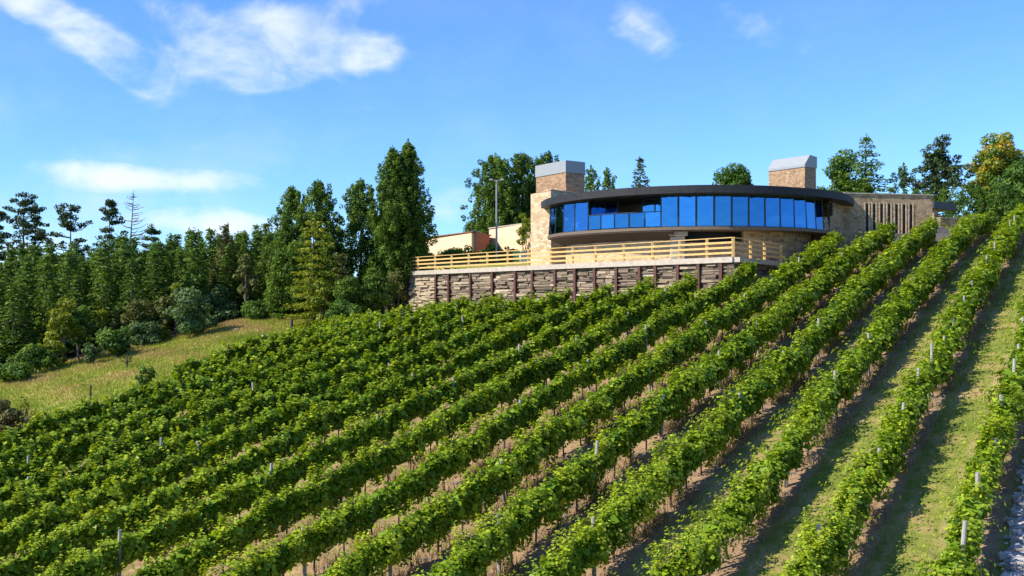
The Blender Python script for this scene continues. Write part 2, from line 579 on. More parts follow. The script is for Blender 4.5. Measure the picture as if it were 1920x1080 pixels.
def inside(poly, x, y):
    x = np.asarray(x, float)
    y = np.asarray(y, float)
    r = np.zeros(x.shape, bool)
    n = len(poly)
    for i in range(n):
        x0, y0 = poly[i]
        x1, y1 = poly[(i + 1) % n]
        c = ((y0 > y) != (y1 > y))
        with np.errstate(divide='ignore', invalid='ignore'):
            xx = (x1 - x0) * (y - y0) / (y1 - y0 if y1 != y0 else 1e-9) + x0
        r ^= c & (x < xx)
    return r


PAD = [(-8.6, 89.0), (1.9, 75.9), (13.5, 63.0), (17.6, 69.4), (23.0, 76.8), (25.5, 90), (24, 112), (-10, 112), (-12.5, 96)]


def ground(x, y):
    x = np.asarray(x, float)
    y = np.asarray(y, float)
    z = hill(x, y)
    p = inside(PAD, x, y)
    padz = ZT - 0.12 + 0.10 * np.maximum(0, y - 82)
    return np.where(p, padz, z)


def gz(x, y):
    return float(ground(np.array([x]), np.array([y]))[0])


BOUND = [(-60, 12.0), (-34, 30), (-26.5, 43), (-23.2, 49), (-19.6, 57), (-16.2, 66.5), (-13.3, 75.0), (-11.0, 80.0)]   # left edge of the vines


def depth_of(px, py, y0=20, y1=125):
    """How far away the ground is that shows in column px, row py."""
    ys = np.arange(y0, y1, 0.25)
    x = (px - CX) / FPX * ys
    r = HY - FPX * hill(x, ys) / ys
    return float(ys[np.argmax(r <= py)]) if (r <= py).any() else y1 - 20


FOREST = [(-75, 34.0), (-58, 44.0)]
for _px, _py in ((-60, 728), (0, 712), (100, 688), (200, 664), (300, 641), (370, 624), (460, 600), (560, 580)):
    _d = depth_of(_px, _py)
    FOREST.append(((_px - CX) / FPX * _d, _d))
FOREST += [(-13.0, max(FOREST[-1][1] + 4, 86.0)), (-11.5, max(FOREST[-1][1] + 8, 92.0))]


def polyx(poly, y):
    ys = [p[1] for p in poly]
    xs = [p[0] for p in poly]
    return np.interp(y, ys, xs)


def make_ground():
    def axis(segs):
        out = []
        for a, b, st in segs:
            out += list(np.arange(a, b, st))
        return np.array(out + [segs[-1][1]])
    xs = axis([(-900, -160, 40), (-160, -60, 5), (-60, 45, 0.5), (45, 120, 4), (120, 900, 40)])
    ys = axis([(-60, 5, 5), (5, 100, 0.5), (100, 130, 2), (130, 240, 8), (240, 2000, 80)])
    X, Y = np.meshgrid(xs, ys)
    Z = ground(X.ravel(), Y.ravel())
    V = np.stack([X.ravel(), Y.ravel(), Z], 1)
    nx, ny = len(xs), len(ys)
    i = np.arange(nx - 1)[None, :] + nx * np.arange(ny - 1)[:, None]
    F = np.stack([i, i + 1, i + 1 + nx, i + nx], -1).reshape(-1, 4)
    me = mesh_np('hillside', V, F, None, True)
    # what grows where: x = vine land, y = lushness of the aisle grass
    c = (V[:, 0] * NV[0] + V[:, 1] * NV[1] - C0) / -DROW
    vine = (V[:, 0] > polyx(BOUND, V[:, 1]) + 0.3) & (V[:, 1] < 96) & ((c < 3.5) | (V[:, 1] < 79)) & (c > 0.4)
    lush = sstep(5.8, 3.2, c)
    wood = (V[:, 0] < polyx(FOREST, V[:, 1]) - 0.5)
    a = me.attributes.new('zone', 'FLOAT_VECTOR', 'POINT')
    a.data.foreach_set('vector', np.stack([vine.astype(float), lush, wood.astype(float)], 1).astype(np.float32).ravel())
    m, t, bs, out = new_mat('hillside_ground')
    za = t.nodes.new('ShaderNodeAttribute')
    za.attribute_name = 'zone'
    sp = t.nodes.new('ShaderNodeSeparateXYZ')
    t.links.new(za.outputs['Vector'], sp.inputs[0])
    g = t.nodes.new('ShaderNodeNewGeometry')
    s2 = t.nodes.new('ShaderNodeSeparateXYZ')
    t.links.new(g.outputs['Position'], s2.inputs[0])
    big = noise(t, 0.35, 5, 0.6, 'World')
    mid = noise(t, 1.6, 6, 0.65, 'World', None, 0.4)
    fine = noise(t, 9, 5, 0.7, 'World')
    rc = math_node(t, 'SUBTRACT', math_node(t, 'ADD', math_node(t, 'MULTIPLY', s2.outputs[0], NV[0]), math_node(t, 'MULTIPLY', s2.outputs[1], NV[1])), C0)
    rc = math_node(t, 'DIVIDE', rc, DROW)
    fr = math_node(t, 'FRACT', math_node(t, 'ADD', rc, 100.5))
    d = math_node(t, 'MULTIPLY', math_node(t, 'ABSOLUTE', math_node(t, 'SUBTRACT', fr, 0.5)), DROW)
    d = math_node(t, 'ADD', d, math_node(t, 'MULTIPLY', math_node(t, 'SUBTRACT', mid, 0.5), 0.55))
    rowm = smooth(t, d, 0.62, 0.36)
    grass = ramp(t, math_node(t, 'ADD', math_node(t, 'MULTIPLY', big, 0.45), math_node(t, 'MULTIPLY', mid, 0.6)),
                 [(0.40, (0.14, 0.19, 0.030)), (0.52, (0.24, 0.26, 0.052)), (0.60, (0.38, 0.29, 0.11)), (0.74, (0.48, 0.33, 0.16))])
    dry = ramp(t, math_node(t, 'ADD', math_node(t, 'MULTIPLY', big, 0.4), math_node(t, 'MULTIPLY', mid, 0.6)),
               [(0.34, (0.15, 0.14, 0.045)), (0.48, (0.29, 0.20, 0.095)), (0.7, (0.42, 0.28, 0.15))])
    aisle = mix_col(t, sp.outputs[1], dry, grass)
    rut = math_node(t, 'SUBTRACT', 1.0, smooth(t, math_node(t, 'ABSOLUTE', math_node(t, 'SUBTRACT', d, 0.80)), 0.04, 0.20))
    aisle = mix_col(t, math_node(t, 'MULTIPLY', rut, math_node(t, 'MULTIPLY', smooth(t, big, 0.35, 0.6), 0.75)), aisle, (0.50, 0.35, 0.18))
    rown = noise(t, 2.3, 6, 0.7, 'World', None, 0.6)
    rowc = ramp(t, rown, [(0.26, (0.085, 0.083, 0.090)), (0.38, (0.18, 0.165, 0.16)), (0.42, (0.31, 0.20, 0.115)), (0.72, (0.46, 0.30, 0.165))])
    vinec = mix_col(t, rowm, aisle, rowc)
    mead = ramp(t, math_node(t, 'ADD', math_node(t, 'MULTIPLY', big, 0.75), math_node(t, 'MULTIPLY', mid, 0.3)),
                [(0.42, (0.19, 0.23, 0.03)), (0.55, (0.33, 0.32, 0.055)), (0.64, (0.42, 0.27, 0.12))])
    c1 = mix_col(t, sp.outputs[0], mead, vinec)
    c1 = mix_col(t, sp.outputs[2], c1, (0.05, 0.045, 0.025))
    c1 = mix_col(t, math_node(t, 'MULTIPLY', math_node(t, 'SUBTRACT', fine, 0.35), 0.9), c1, mix_col(t, 1.0, c1, (0.55, 0.55, 0.55), 'MULTIPLY'))
    t.links.new(c1, bs.inputs['Base Color'])
    bs.inputs['Roughness'].default_value = 0.95
    bs.inputs['Specular IOR Level'].default_value = 0.1
    bump(t, bs, math_node(t, 'ADD', mid, math_node(t, 'MULTIPLY', fine, 0.5)), 0.8, 0.12)
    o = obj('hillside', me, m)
    tag(o, 'grassy hillside with bare brown strips under the vine rows', 'hillside', None, 'structure')


make_ground()

# ------------------------------------------------------------------ leaf clouds


def leaf_quads(P, Nrm, size, asp=1.0, rng=npr, fold=0.18, along=None):
    """Folded four-cornered leaves at P facing Nrm. along = direction of the leaf's length (else random)."""
    n = len(P)
    Nrm = Nrm / (np.linalg.norm(Nrm, axis=1, keepdims=True) + 1e-9)
    r = rng.normal(size=(n, 3)) if along is None else along + rng.normal(size=(n, 3)) * 0.25
    u = r - (r * Nrm).sum(1, keepdims=True) * Nrm
    u /= (np.linalg.norm(u, axis=1, keepdims=True) + 1e-9)
    v = np.cross(Nrm, u)
    s = np.asarray(size).reshape(-1, 1)
    a = P - u * s * 0.5
    b = P + v * s * 0.5 * asp + Nrm * s * fold
    c = P + u * s * 0.5
    d = P - v * s * 0.5 * asp + Nrm * s * fold
    V = np.stack([a, b, c, d], 1).reshape(-1, 3)
    F = np.arange(4 * n).reshape(-1, 4)
    return V, F


def rand_dirs(n, rng=npr):
    d = rng.normal(size=(n, 3))
    return d / np.linalg.norm(d, axis=1, keepdims=True)


# ------------------------------------------------------------------ vines
def row_point(k, t):
    c = C0 - k * DROW
    return NV[0] * c + DV[0] * t, NV[1] * c + DV[1] * t


def wave(t, seed, f):
    r = np.random.default_rng(seed)
    s = np.zeros_like(t)
    for i in range(5):
        s += np.sin(t * f * (0.6 + 0.75 * i) + r.uniform(0, 6.28)) * (1.0 / (1 + 0.5 * i))
    return s / 2.2


post_me = None
trunk_mes = []


def vine_parts():
    global post_me
    b = MB()
    b.tube([(0, 0, -0.25), (0, 0, 1.0), (0.01, 0, 2.02)], [0.056, 0.052, 0.048], 8)
    o = b.build('post', M_POST)
    post_me = o.data
    bpy.data.objects.remove(o)
    for i in range(5):
        b = MB()
        q = rnd.uniform(-0.08, 0.08)
        b.tube([(0, 0, -0.1), (q * 0.4, q * 0.3, 0.25), (q, -q * 0.5, 0.55), (q * 0.6, q, 0.95)], [0.034, 0.028, 0.026, 0.02], 6)
        b.tube([(q * 0.6, q, 0.9), (q + 0.05, q + 0.4, 1.0)], [0.016, 0.010], 5)
        b.tube([(q * 0.6, q, 0.9), (q - 0.05, q - 0.4, 1.0)], [0.016, 0.010], 5)
        o = b.build('trunk', M_VINEWOOD)
        trunk_mes.append(o.data)
        bpy.data.objects.remove(o)


vine_parts()


def wall_front(px_):
    """Depth of the retaining wall's foot at image column px_."""
    return px_


def row_extent(k):
    ts = np.arange(5, 125, 0.25)
    x, y = row_point(k, ts)
    z = ground(x, y)
    with np.errstate(divide='ignore'):
        px = CX + FPX * x / y
        py = HY - FPX * (z + 0.2) / y
    ok = (y > 9) & (py < 1330) & (px > -260) & (px < 2230)
    ok &= x > polyx(BOUND, y) + 0.6
    # upper ends
    lim = {1: 62, 2: 88, 3: 74.3, 4: 70.4, 5: 70.5, 6: 68.8, 7: 61.5, 8: 60.8, 9: 61.5}.get(k)
    if lim is None:
        # rows that stop on the level ground in front of the retaining wall
        e = np.interp(px, [520, 700, 850, 960, 1050, 1140, 1300], [78, 74, 70, 66.5, 64.5, 63, 61])
        ok &= y < e
    else:
        ok &= y < lim
    ts = ts[ok]
    return (ts.min(), ts.max()) if len(ts) > 4 else None


ORD = ['first', 'second', 'third', 'fourth', 'fifth', 'sixth', 'seventh', 'eighth', 'ninth', 'tenth', 'eleventh', 'twelfth', 'thirteenth',
       'fourteenth', 'fifteenth', 'sixteenth', 'seventeenth', 'eighteenth', 'nineteenth', 'twentieth', 'twenty-first', 'twenty-second', 'twenty-third']
ROW_END = {1: 'vine row right beside the stony path, grass on its other side',
           2: 'sparse vine row with many pale post tops, second from the stony path',
           3: 'third vine row from the stony path, grass aisle beside it',
           4: 'fourth vine row from the stony path, ending right of the slit windows',
           5: 'fifth vine row from the stony path, ending below the slit windows',
           6: 'sixth vine row from the stony path, ending under the right end of the glass front',
           7: 'seventh vine row from the stony path, ending at the terrace corner'}
row_info = {}


def vine_row(k):
    ext = row_extent(k)
    if ext is None:
        return
    t0, t1 = ext
    rng = np.random.default_rng(100 + k)
    L = t1 - t0
    xm, ym = row_point(k, t0)
    zb = gz(xm, ym)
    lab = ROW_END.get(k, '%s vine row from the stony path, %s' % (ORD[k - 1], 'ending below the stacked retaining wall' if k < 15 else 'running up from the meadow edge'))
    root = thing('vine_row', lab, 'vine row', (xm, ym, zb), 0, 'vine rows climbing the slope')
    base = np.array([xm, ym, zb])
    # leaves, thicker sown where the row is near
    tt = np.arange(t0, t1, 0.5)
    x, y = row_point(k, tt)
    dist = np.hypot(x, y)
    sc = np.clip(dist / 34.0, 0.68, 1.9)               # leaf size grows with distance (clumps of leaves)
    dens = 740 / sc ** 1.75
    cnt = rng.poisson(dens * 0.5)
    t = np.repeat(tt, cnt) + rng.uniform(0, 0.5, cnt.sum())
    size = np.repeat(sc, cnt) * rng.uniform(0.085, 0.155, len(t))
    keep = t < t1
    t, size = t[keep], size[keep]
    # plants along the row have their own vigour
    pl = np.floor(t / 1.25)
    hsh = np.modf(np.abs(np.sin(pl * 12.9898 + k * 78.233) * 43758.5453))[0]
    hs2 = np.modf(np.abs(np.sin(pl * 39.346 + k * 11.135) * 24634.6345))[0]
    thinrow = 0.74 if k == 1 else 0.88 if k == 2 else (0.92 if k < 7 else 0.72)
    bush = 0.82 + 0.30 * np.cos(2 * math.pi * (t / 1.25 - pl - 0.5 + 0.25 * (hsh - 0.5)))
    wid = (0.40 + 0.19 * wave(t, k * 7 + 1, 0.9) + 0.24 * (hsh - 0.5)) * thinrow * bush
    top = 1.44 + 0.21 * wave(t, k * 7 + 2, 0.8) + 0.36 * (hs2 - 0.5) + 0.35 * (bush - 0.9)
    bot = (0.46 if k > 3 else 0.52) + 0.18 * wave(t, k * 7 + 3, 1.3) + 0.16 * (hsh - 0.5)
    phi = rng.uniform(0, 2 * math.pi, len(t))
    rad = np.sqrt(rng.uniform(0.30, 1.12, len(t)))
    lump = 1 + 0.26 * np.sin(t * 3.7 + phi * 2 + k + 1.5 * np.sin(t * 0.9 + k)) + 0.20 * np.sin(t * 7.3 - phi * 3 + 1.7 * k + np.sin(t * 1.7))
    rad *= lump
    wid = np.clip(wid, 0.14, 0.75)
    gone = (np.modf(np.abs(np.sin(pl * 7.77 + k * 3.31) * 9371.13))[0] < (0.04 if k > 4 else 0.09)) & (rng.uniform(size=len(t)) < 0.72)
    rad = np.where(gone, rad * 0.4, rad)
    # flatter at the sides, rounder above
    su, cu = np.sin(phi), np.cos(phi)
    cross = wid * np.sign(cu) * np.abs(cu) ** 0.55 * rad
    hz = (top + bot) / 2 + (top - bot) / 2 * np.sign(su) * np.abs(su) ** 0.8 * rad
    # long shoots that stand out of the hedge
    ns = int(L * (7.5 if k < 7 else 4.5))
    ts = rng.uniform(t0, t1, ns)
    m = 9
    a = rng.uniform(-1.25, 1.25, ns) * (1.0 if k < 7 else 0.65)
    ln = rng.uniform(0.22, 0.85, ns) ** 1.2
    lean = rng.normal(0, 0.35, ns)
    q = np.linspace(0.15, 1, m)[None, :]
    drp = rng.uniform(0.0, 0.5, ns)[:, None]
    sx = np.sin(a)[:, None] * (0.28 + ln[:, None] * q)
    szz = 1.08 + np.cos(a)[:, None] * (0.25 + ln[:, None] * q) - drp * (ln[:, None] * q) ** 2 * 1.6
    st = ts[:, None] + lean[:, None] * ln[:, None] * q
    ssz = rng.uniform(0.085, 0.15, (ns, m)) * np.clip(np.hypot(*row_point(k, ts)) / 34, 0.75, 1.8)[:, None]
    # hidden core of big leaves, added to block sunlight through the hedge
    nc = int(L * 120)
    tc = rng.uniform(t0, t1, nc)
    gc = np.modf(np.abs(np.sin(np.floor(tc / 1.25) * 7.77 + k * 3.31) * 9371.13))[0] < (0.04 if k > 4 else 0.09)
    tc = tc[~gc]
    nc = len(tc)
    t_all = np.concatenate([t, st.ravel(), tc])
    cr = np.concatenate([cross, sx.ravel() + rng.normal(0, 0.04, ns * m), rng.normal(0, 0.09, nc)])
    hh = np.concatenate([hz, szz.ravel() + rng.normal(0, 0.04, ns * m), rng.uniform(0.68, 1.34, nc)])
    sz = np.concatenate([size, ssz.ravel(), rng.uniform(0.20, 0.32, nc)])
    x, y = row_point(k, t_all)
    wob = 0.12 * wave(t_all, k + 500, 0.35)
    X = x + NV[0] * (cr + wob)
    Y = y + NV[1] * (cr + wob)
    Z = ground(x, y) + hh
    P = np.stack([X, Y, Z], 1) - base
    out = np.stack([NV[0] * cr / 0.4, NV[1] * cr / 0.4, (hh - 0.95) / 0.5 + 0.25], 1)
    nr = out * 0.9 + rng.normal(size=(len(P), 3)) * 0.42 + np.array([0, 0, 0.20])
    V, F = leaf_quads(P, nr, sz, 1.0, rng)
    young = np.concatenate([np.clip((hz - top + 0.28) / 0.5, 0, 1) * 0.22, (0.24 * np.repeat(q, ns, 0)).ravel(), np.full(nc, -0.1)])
    # lower left leaves tinted paler: their backlit glow is put into the colour
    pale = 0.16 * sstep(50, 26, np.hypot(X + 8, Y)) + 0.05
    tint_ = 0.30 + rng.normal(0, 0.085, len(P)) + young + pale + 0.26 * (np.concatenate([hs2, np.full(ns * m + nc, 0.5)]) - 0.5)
    yel = rng.uniform(size=len(P)) < 0.006
    tint_ = np.where(yel, 1.0, tint_)
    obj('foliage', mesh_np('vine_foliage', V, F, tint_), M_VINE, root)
    # posts and trunks
    n = 0
    tp = t0 + (0.4 if k != 2 else 1.0)
    step = {1: 3.1, 2: 3.0}.get(k, 5.6)
    while tp < t1 and n < 40:
        px_, py_ = row_point(k, tp)
        o = link(bpy.data.objects.new('post', post_me), root)
        o.location = (px_ - xm, py_ - ym, gz(px_, py_) - zb)
        o.rotation_euler = (rng.normal(0, 0.04), rng.normal(0, 0.04), rng.uniform(0, 6))
        s_ = rng.uniform(0.58, 0.85) * (1.10 if k <= 2 else 1.0)
        o.scale = (1.0, 1.0, s_)
        tp += step + rng.uniform(-0.4, 0.4)
        n += 1
    n = 0
    tp = t0 + 0.5
    while tp < t1 and n < 70:
        px_, py_ = row_point(k, tp)
        if py_ < 66 and k < 12:
            o = link(bpy.data.objects.new('trunk', trunk_mes[rng.integers(5)]), root)
            o.location = (px_ - xm, py_ - ym, gz(px_, py_) - zb)
            o.rotation_euler = (0, 0, -TH + rng.normal(0, 0.15))
            n += 1
        tp += 1.25
    row_info[k] = (t0, t1)


for k in range(1, 23):
    vine_row(k)

# ------------------------------------------------------------------ ground cover (uncountable)


def blades(name, P, h, w, mat, label, cat, rng, lean=0.35, tintv=None):
    n = len(P)
    a = rng.uniform(0, 6.283, n)
    dirx, diry = np.cos(a), np.sin(a)
    h = h * rng.uniform(0.5, 1.2, n)
    lx, ly = rng.normal(0, lean, n) * h, rng.normal(0, lean, n) * h
    A = P + np.stack([-dirx * w / 2, -diry * w / 2, np.full(n, -0.03)], 1)
    B = P + np.stack([dirx * w / 2, diry * w / 2, np.full(n, -0.03)], 1)
    T = P + np.stack([lx, ly, h], 1)
    V = np.stack([A, B, T], 1).reshape(-1, 3)
    F = np.arange(3 * n).reshape(-1, 3)
    tv = np.clip(rng.normal(0.45, 0.2, n), 0, 1) if tintv is None else tintv
    o = obj(name, mesh_np(name, V, F, tv), mat)
    tag(o, label, cat, None, 'stuff')


def patch_noise(x, y, f, s):
    return (np.sin(x * f + s) * np.sin(y * f * 1.3 + 2 * s) + 0.6 * np.sin(x * f * 2.7 + y * f * 1.9 + s) + 0.4 * np.sin(x * f * 5.1 - y * f * 4.3 + 3 * s)) / 2


def aisle_grass():
    rng = np.random.default_rng(5)
    n = 620000
    y = 14 + 70 * rng.uniform(size=n) ** 1.7
    x = rng.uniform(-8, 60, n)
    c = (x * NV[0] + y * NV[1] - C0) / -DROW
    px = CX + FPX * x / y
    fr = np.abs((c + 100.5) % 1 - 0.5) * DROW
    p = np.clip(1.15 - 0.17 * np.maximum(c - 2.0, 0), 0.12, 1) * (0.65 + 0.5 * patch_noise(x, y, 0.9, 1.3))
    ok = (px < 2150) & (px > 500) & (c > -2.5) & (c < 9) & (fr > 0.5) & (rng.uniform(size=n) < p) & ~inside(PAD, x, y)
    ok &= ~((c < 0.78) & (c > 0.51))          # the stony path
    ok &= (x < 23.5) | (y < 73)
    x, y = x[ok], y[ok]
    P = np.stack([x, y, ground(x, y)], 1)
    d = np.hypot(x, y)
    tv = np.clip(0.42 + 0.22 * patch_noise(x, y, 0.7, 4.0) + rng.normal(0, 0.15, len(x)), 0, 1)
    blades('grass', P, 0.115, 0.022 * np.clip(d / 25, 0.8, 2.2), M_GRASS, 'short green and straw grass in the aisles between vines', 'grass', rng, 0.5, tv)


def meadow_grass():
    rng = np.random.default_rng(6)
    n = 240000
    y = rng.uniform(24, 92, n)
    a, b = polyx(BOUND, y), polyx(FOREST, y)
    x = b - 1.5 + (a - b + 2.5) * rng.uniform(size=n)
    px = CX + FPX * x / y
    ok = (px > -120) & (rng.uniform(size=n) < 0.75 + 0.4 * patch_noise(x, y, 0.5, 2.0)) & ~inside(PAD, x, y)
    x, y = x[ok], y[ok]
    P = np.stack([x, y, ground(x, y)], 1)
    d = np.hypot(x, y)
    # drier and browner towards the wood
    f = (x - polyx(FOREST, y)) / np.maximum(polyx(BOUND, y) - polyx(FOREST, y), 1)
    tv = np.clip(0.82 - 0.46 * f + 0.42 * patch_noise(x, y, 0.45, 0.7) + rng.normal(0, 0.14, len(x)), 0, 1)
    blades('meadow_grass', P, 0.20, 0.030 * np.clip(d / 40, 0.9, 2.2), M_MEADOW, 'yellow green meadow grass between the vines and the wood', 'grass', rng, 0.5, tv)


def dry_weeds():
    rng = np.random.default_rng(8)
    Ps, tvs = [], []
    for k, (t0, t1) in row_info.items():
        if k > 12:
            continue
        n = int((t1 - t0) * (260 if k > 3 else 110))
        t = rng.uniform(t0, t1, n)
        keep = rng.uniform(size=n) < 0.35 + 0.8 * wave(t, 900 + k, 1.6)
        t = t[keep]
        cr = rng.normal(0.12, 0.30, len(t))
        x, y = row_point(k, t)
        x = x + NV[0] * cr
        y = y + NV[1] * cr
        Ps.append(np.stack([x, y, ground(x, y)], 1))
        tvs.append(np.clip(rng.normal(0.5, 0.2, len(t)), 0, 1))
    P = np.concatenate(Ps)
    d = np.hypot(P[:, 0], P[:, 1])
    blades('dry_weeds', P, 0.34, 0.028 * np.clip(d / 30, 0.9, 2), M_DRY, 'brown dead weeds under the vine rows', 'weeds', rng, 0.45, np.concatenate(tvs))


aisle_grass()
meadow_grass()
dry_weeds()


# ------------------------------------------------------------------ stony path right of the first row
def stony_path():
    t = np.arange(8, 62, 0.5)
    offs = np.linspace(0.60, 1.30, 7)
    V = []
    for tt in t:
        for j, c in enumerate(offs):
            e = 0.12 * math.sin(tt * 1.3 + j) if j in (0, 6) else 0
            x = NV[0] * (C0 - DROW + c + e) + DV[0] * tt
            y = NV[1] * (C0 - DROW + c + e) + DV[1] * tt
            V.append((x, y, gz(x, y) + 0.05 + (0.02 if 0 < j < 6 else -0.07)))
    n = len(offs)
    i = np.arange(n - 1)[None, :] + n * np.arange(len(t) - 1)[:, None]
    F = np.stack([i, i + 1, i + 1 + n, i + n], -1).reshape(-1, 4)
    m, tr, bs, out = new_mat('stony_path')
    a = noise(tr, 2.2, 6, 0.7, 'World', None, 0.5)
    v = N(tr, 'ShaderNodeTexVoronoi')
    v.inputs['Scale'].default_value = 9
    g = tr.nodes.new('ShaderNodeNewGeometry')
    tr.links.new(g.outputs['Position'], v.inputs['Vector'])
    sc = tr.nodes.new('ShaderNodeSeparateColor')
    tr.links.new(v.outputs['Color'], sc.inputs[0])
    f = math_node(tr, 'ADD', math_node(tr, 'MULTIPLY', a, 0.9), math_node(tr, 'MULTIPLY', sc.outputs[0], 0.3))
    tr.links.new(ramp(tr, f, [(0.38, (0.16, 0.155, 0.15)), (0.55, (0.38, 0.37, 0.355)), (0.70, (0.55, 0.52, 0.48)), (0.82, (0.36, 0.23, 0.155))]), bs.inputs['Base Color'])
    bs.inputs['Roughness'].default_value = 0.95
    bump(tr, bs, f, 0.8, 0.06)
    o = obj('gravel_path', mesh_np('gravel_path', V, F, None, True), m)
    tag(o, 'pale stony path running up beside the right hand vine row', 'path', None, 'structure')
    b = MB()
    for _ in range(1500):
        tt = rnd.uniform(10, 58)
        c = rnd.uniform(0.55, 1.35)
        x = NV[0] * (C0 - DROW + c) + DV[0] * tt
        y = NV[1] * (C0 - DROW + c) + DV[1] * tt
        s = rnd.uniform(0.025, 0.09)
        M = Matrix.Translation((x, y, gz(x, y) + 0.06 + s * 0.4)) @ Matrix.Rotation(rnd.uniform(0, 6), 4, 'Z') @ Matrix.Rotation(rnd.uniform(-0.4, 0.4), 4, 'X')
        b.box((-s, -s * 0.7, -s * 0.5), (s, s * 0.7, s * 0.5), rnd.random(), s * 0.25, M)
    o = b.build('gravel', M_ROCK, None)
    tag(o, 'loose pale stones scattered over the stony path', 'gravel', None, 'stuff')


stony_path()

# ------------------------------------------------------------------ house, terrace


def catmull(pts, n=12):
    P = [Vector((p[0], p[1])) for p in pts]
    P = [P[0] * 2 - P[1]] + P + [P[-1] * 2 - P[-2]]
    out = []
    for i in range(1, len(P) - 2):
        for j in range(n):
            t = j / n
            a, b, c, d = P[i - 1], P[i], P[i + 1], P[i + 2]
            q = 0.5 * ((2 * b) + (c - a) * t + (2 * a - 5 * b + 4 * c - d) * t * t + (3 * b - a - 3 * c + d) * t ** 3)
            out.append((q.x, q.y))
    out.append((P[-2].x, P[-2].y))
    return out


def arclen(poly):
    s = [0.0]
    for a, b in zip(poly, poly[1:]):
        s.append(s[-1] + math.hypot(b[0] - a[0], b[1] - a[1]))
    return s


def pt_at(poly, S_, s):
    s = min(max(s, 0), S_[-1])
    return (float(np.interp(s, S_, [p[0] for p in poly])), float(np.interp(s, S_, [p[1] for p in poly])))


def sub(poly, S_, s0, s1, n=8):
    return [pt_at(poly, S_, s0 + (s1 - s0) * i / n) for i in range(n + 1)]


def s_of_px(poly, S_, px):
    """Arc length where the polyline crosses image column px."""
    for i in range(len(poly) - 1):
        a = CX + FPX * poly[i][0] / poly[i][1]
        b = CX + FPX * poly[i + 1][0] / poly[i + 1][1]
        if (a - px) * (b - px) <= 0 and a != b:
            return S_[i] + (S_[i + 1] - S_[i]) * (px - a) / (b - a)
    return S_[0] if px < CX + FPX * poly[0][0] / poly[0][1] else S_[-1]


def offset(poly, d):
    """Shift a polyline to its left (inwards for our left-to-right facade)."""
    out = []
    for i in range(len(poly)):
        a = poly[max(0, i - 1)]
        b = poly[min(len(poly) - 1, i + 1)]
        t = Vector((b[0] - a[0], b[1] - a[1])).normalized()
        out.append((poly[i][0] - t.y * d, poly[i][1] + t.x * d))
    return out


GLASS = catmull([(2.75, 76.2), (3.7, 73.6), (5.9, 70.9), (8.8, 68.9), (12.5, 67.8), (16.1, 68.0), (19.2, 69.1), (21.1, 70.6), (22.4, 72.2)])
SG = arclen(GLASS)
ROOF = catmull([(2.25, 77.4), (2.9, 74.2), (5.2, 70.5), (8.4, 67.9), (12.5, 66.6), (16.5, 67.0), (20.2, 68.8), (23.0, 71.3), (24.3, 73.6), (25.2, 75.6)])
Z1, Z2, Z3, Z4 = 5.10, 5.3, 7.42, 7.87

house = thing('house', 'low stone house with a long curved blue glass front above the vines', 'house', (12.5, 76, ZT))
HB = Vector((12.5, 76, ZT))


def hb(b, name, mat, parent=house, **kw):
    o = b.build(name, mat, parent, **kw)
    if parent is house:
        o.data.transform(Matrix.Translation(-HB))
    return o


def sub_of(b, name, mat, parent, **kw):
    o = b.build(name, mat, parent, **kw)
    o.data.transform(Matrix.Translation(-HB))
    return o


# roof slab with a dark fascia
back = [(26.6, 84.0), (4.6, 86.5)]
b = MB()
b.prism(ROOF + back, Z3 + 0.06, Z4)
roof = hb(b, 'roof', M_ROOF)
b = MB()
o1, o2 = offset(ROOF, -0.06), offset(ROOF, 0.10)
b.strip(o1, o2, Z3, Z4 + 0.05)
sub_of(b, 'fascia', M_FASCIA, roof)
b = MB()
inn = offset(ROOF, 0.105)
b.prism(inn + [(26.2, 83.6), (5.0, 86.0)], Z3 + 0.012, Z3 + 0.058)
sub_of(b, 'soffit', M_ROOF, roof)
# upper floor slab
b = MB()
edge = offset(GLASS, -0.12)
b.prism(edge + [(24, 84), (6, 84)], Z1, Z2)
slab = hb(b, 'floor_slab', M_SOFFIT)
b = MB()
b.prism(offset(GLASS, 0.3) + [(23.6, 83.4), (6.2, 83.4)], Z2 + 0.004, Z2 + 0.02)
sub_of(b, 'floor_finish', M_FLOORB, slab)
# lower storey, set back under the glass front; a dark gap right of the pillar
low = offset(GLASS, 1.35)
SL = arclen(low)
sA, sB, sC = s_of_px(low, SL, 1258), s_of_px(low, SL, 1280), s_of_px(low, SL, 1395)
b = MB()
seg = sub(low, SL, 0, sA, 14)
b.strip(seg, offset(seg, 0.4), ZT - 0.4, Z1)
hb(b, 'lower_wall', M_PALE_SUNLIT)
b = MB()
go = sub(GLASS, SG, 0, s_of_px(GLASS, SG, 1262), 14)
ga, gb_ = offset(go, -0.08), offset(go, 1.33)
b.quad_ring([[(ga[i][0], ga[i][1], Z1 - 0.004), (gb_[i][0], gb_[i][1], 4.58), (gb_[i][0], gb_[i][1], 4.52), (ga[i][0], ga[i][1], Z1 - 0.09)] for i in range(len(go))])
sub_of(b, 'sloping_soffit', M_SLOPE, slab)
b = MB()
seg = sub(low, SL, sC, SL[-1], 10)
b.strip(seg, offset(seg, 0.4), ZT - 1.0, Z1)
seg = sub(low, SL, sB, sC, 6)
b.strip(seg, offset(seg, 0.4), ZT - 0.5, Z1 - 0.75)
hb(b, 'lower_wall', M_STONE)
b = MB()
p = pt_at(low, SL, (sA + sB) / 2)
b.box((p[0] - 0.48, p[1] - 0.45, ZT - 0.3), (p[0] + 0.48, p[1] + 0.5, Z1 - 0.02))
b.box((p[0] - 0.62, p[1] - 0.8, Z1 - 0.34), (p[0] + 0.62, p[1] + 0.55, Z1 - 0.03))
hb(b, 'pillar', M_CONC, bevel=0.04)
b = MB()
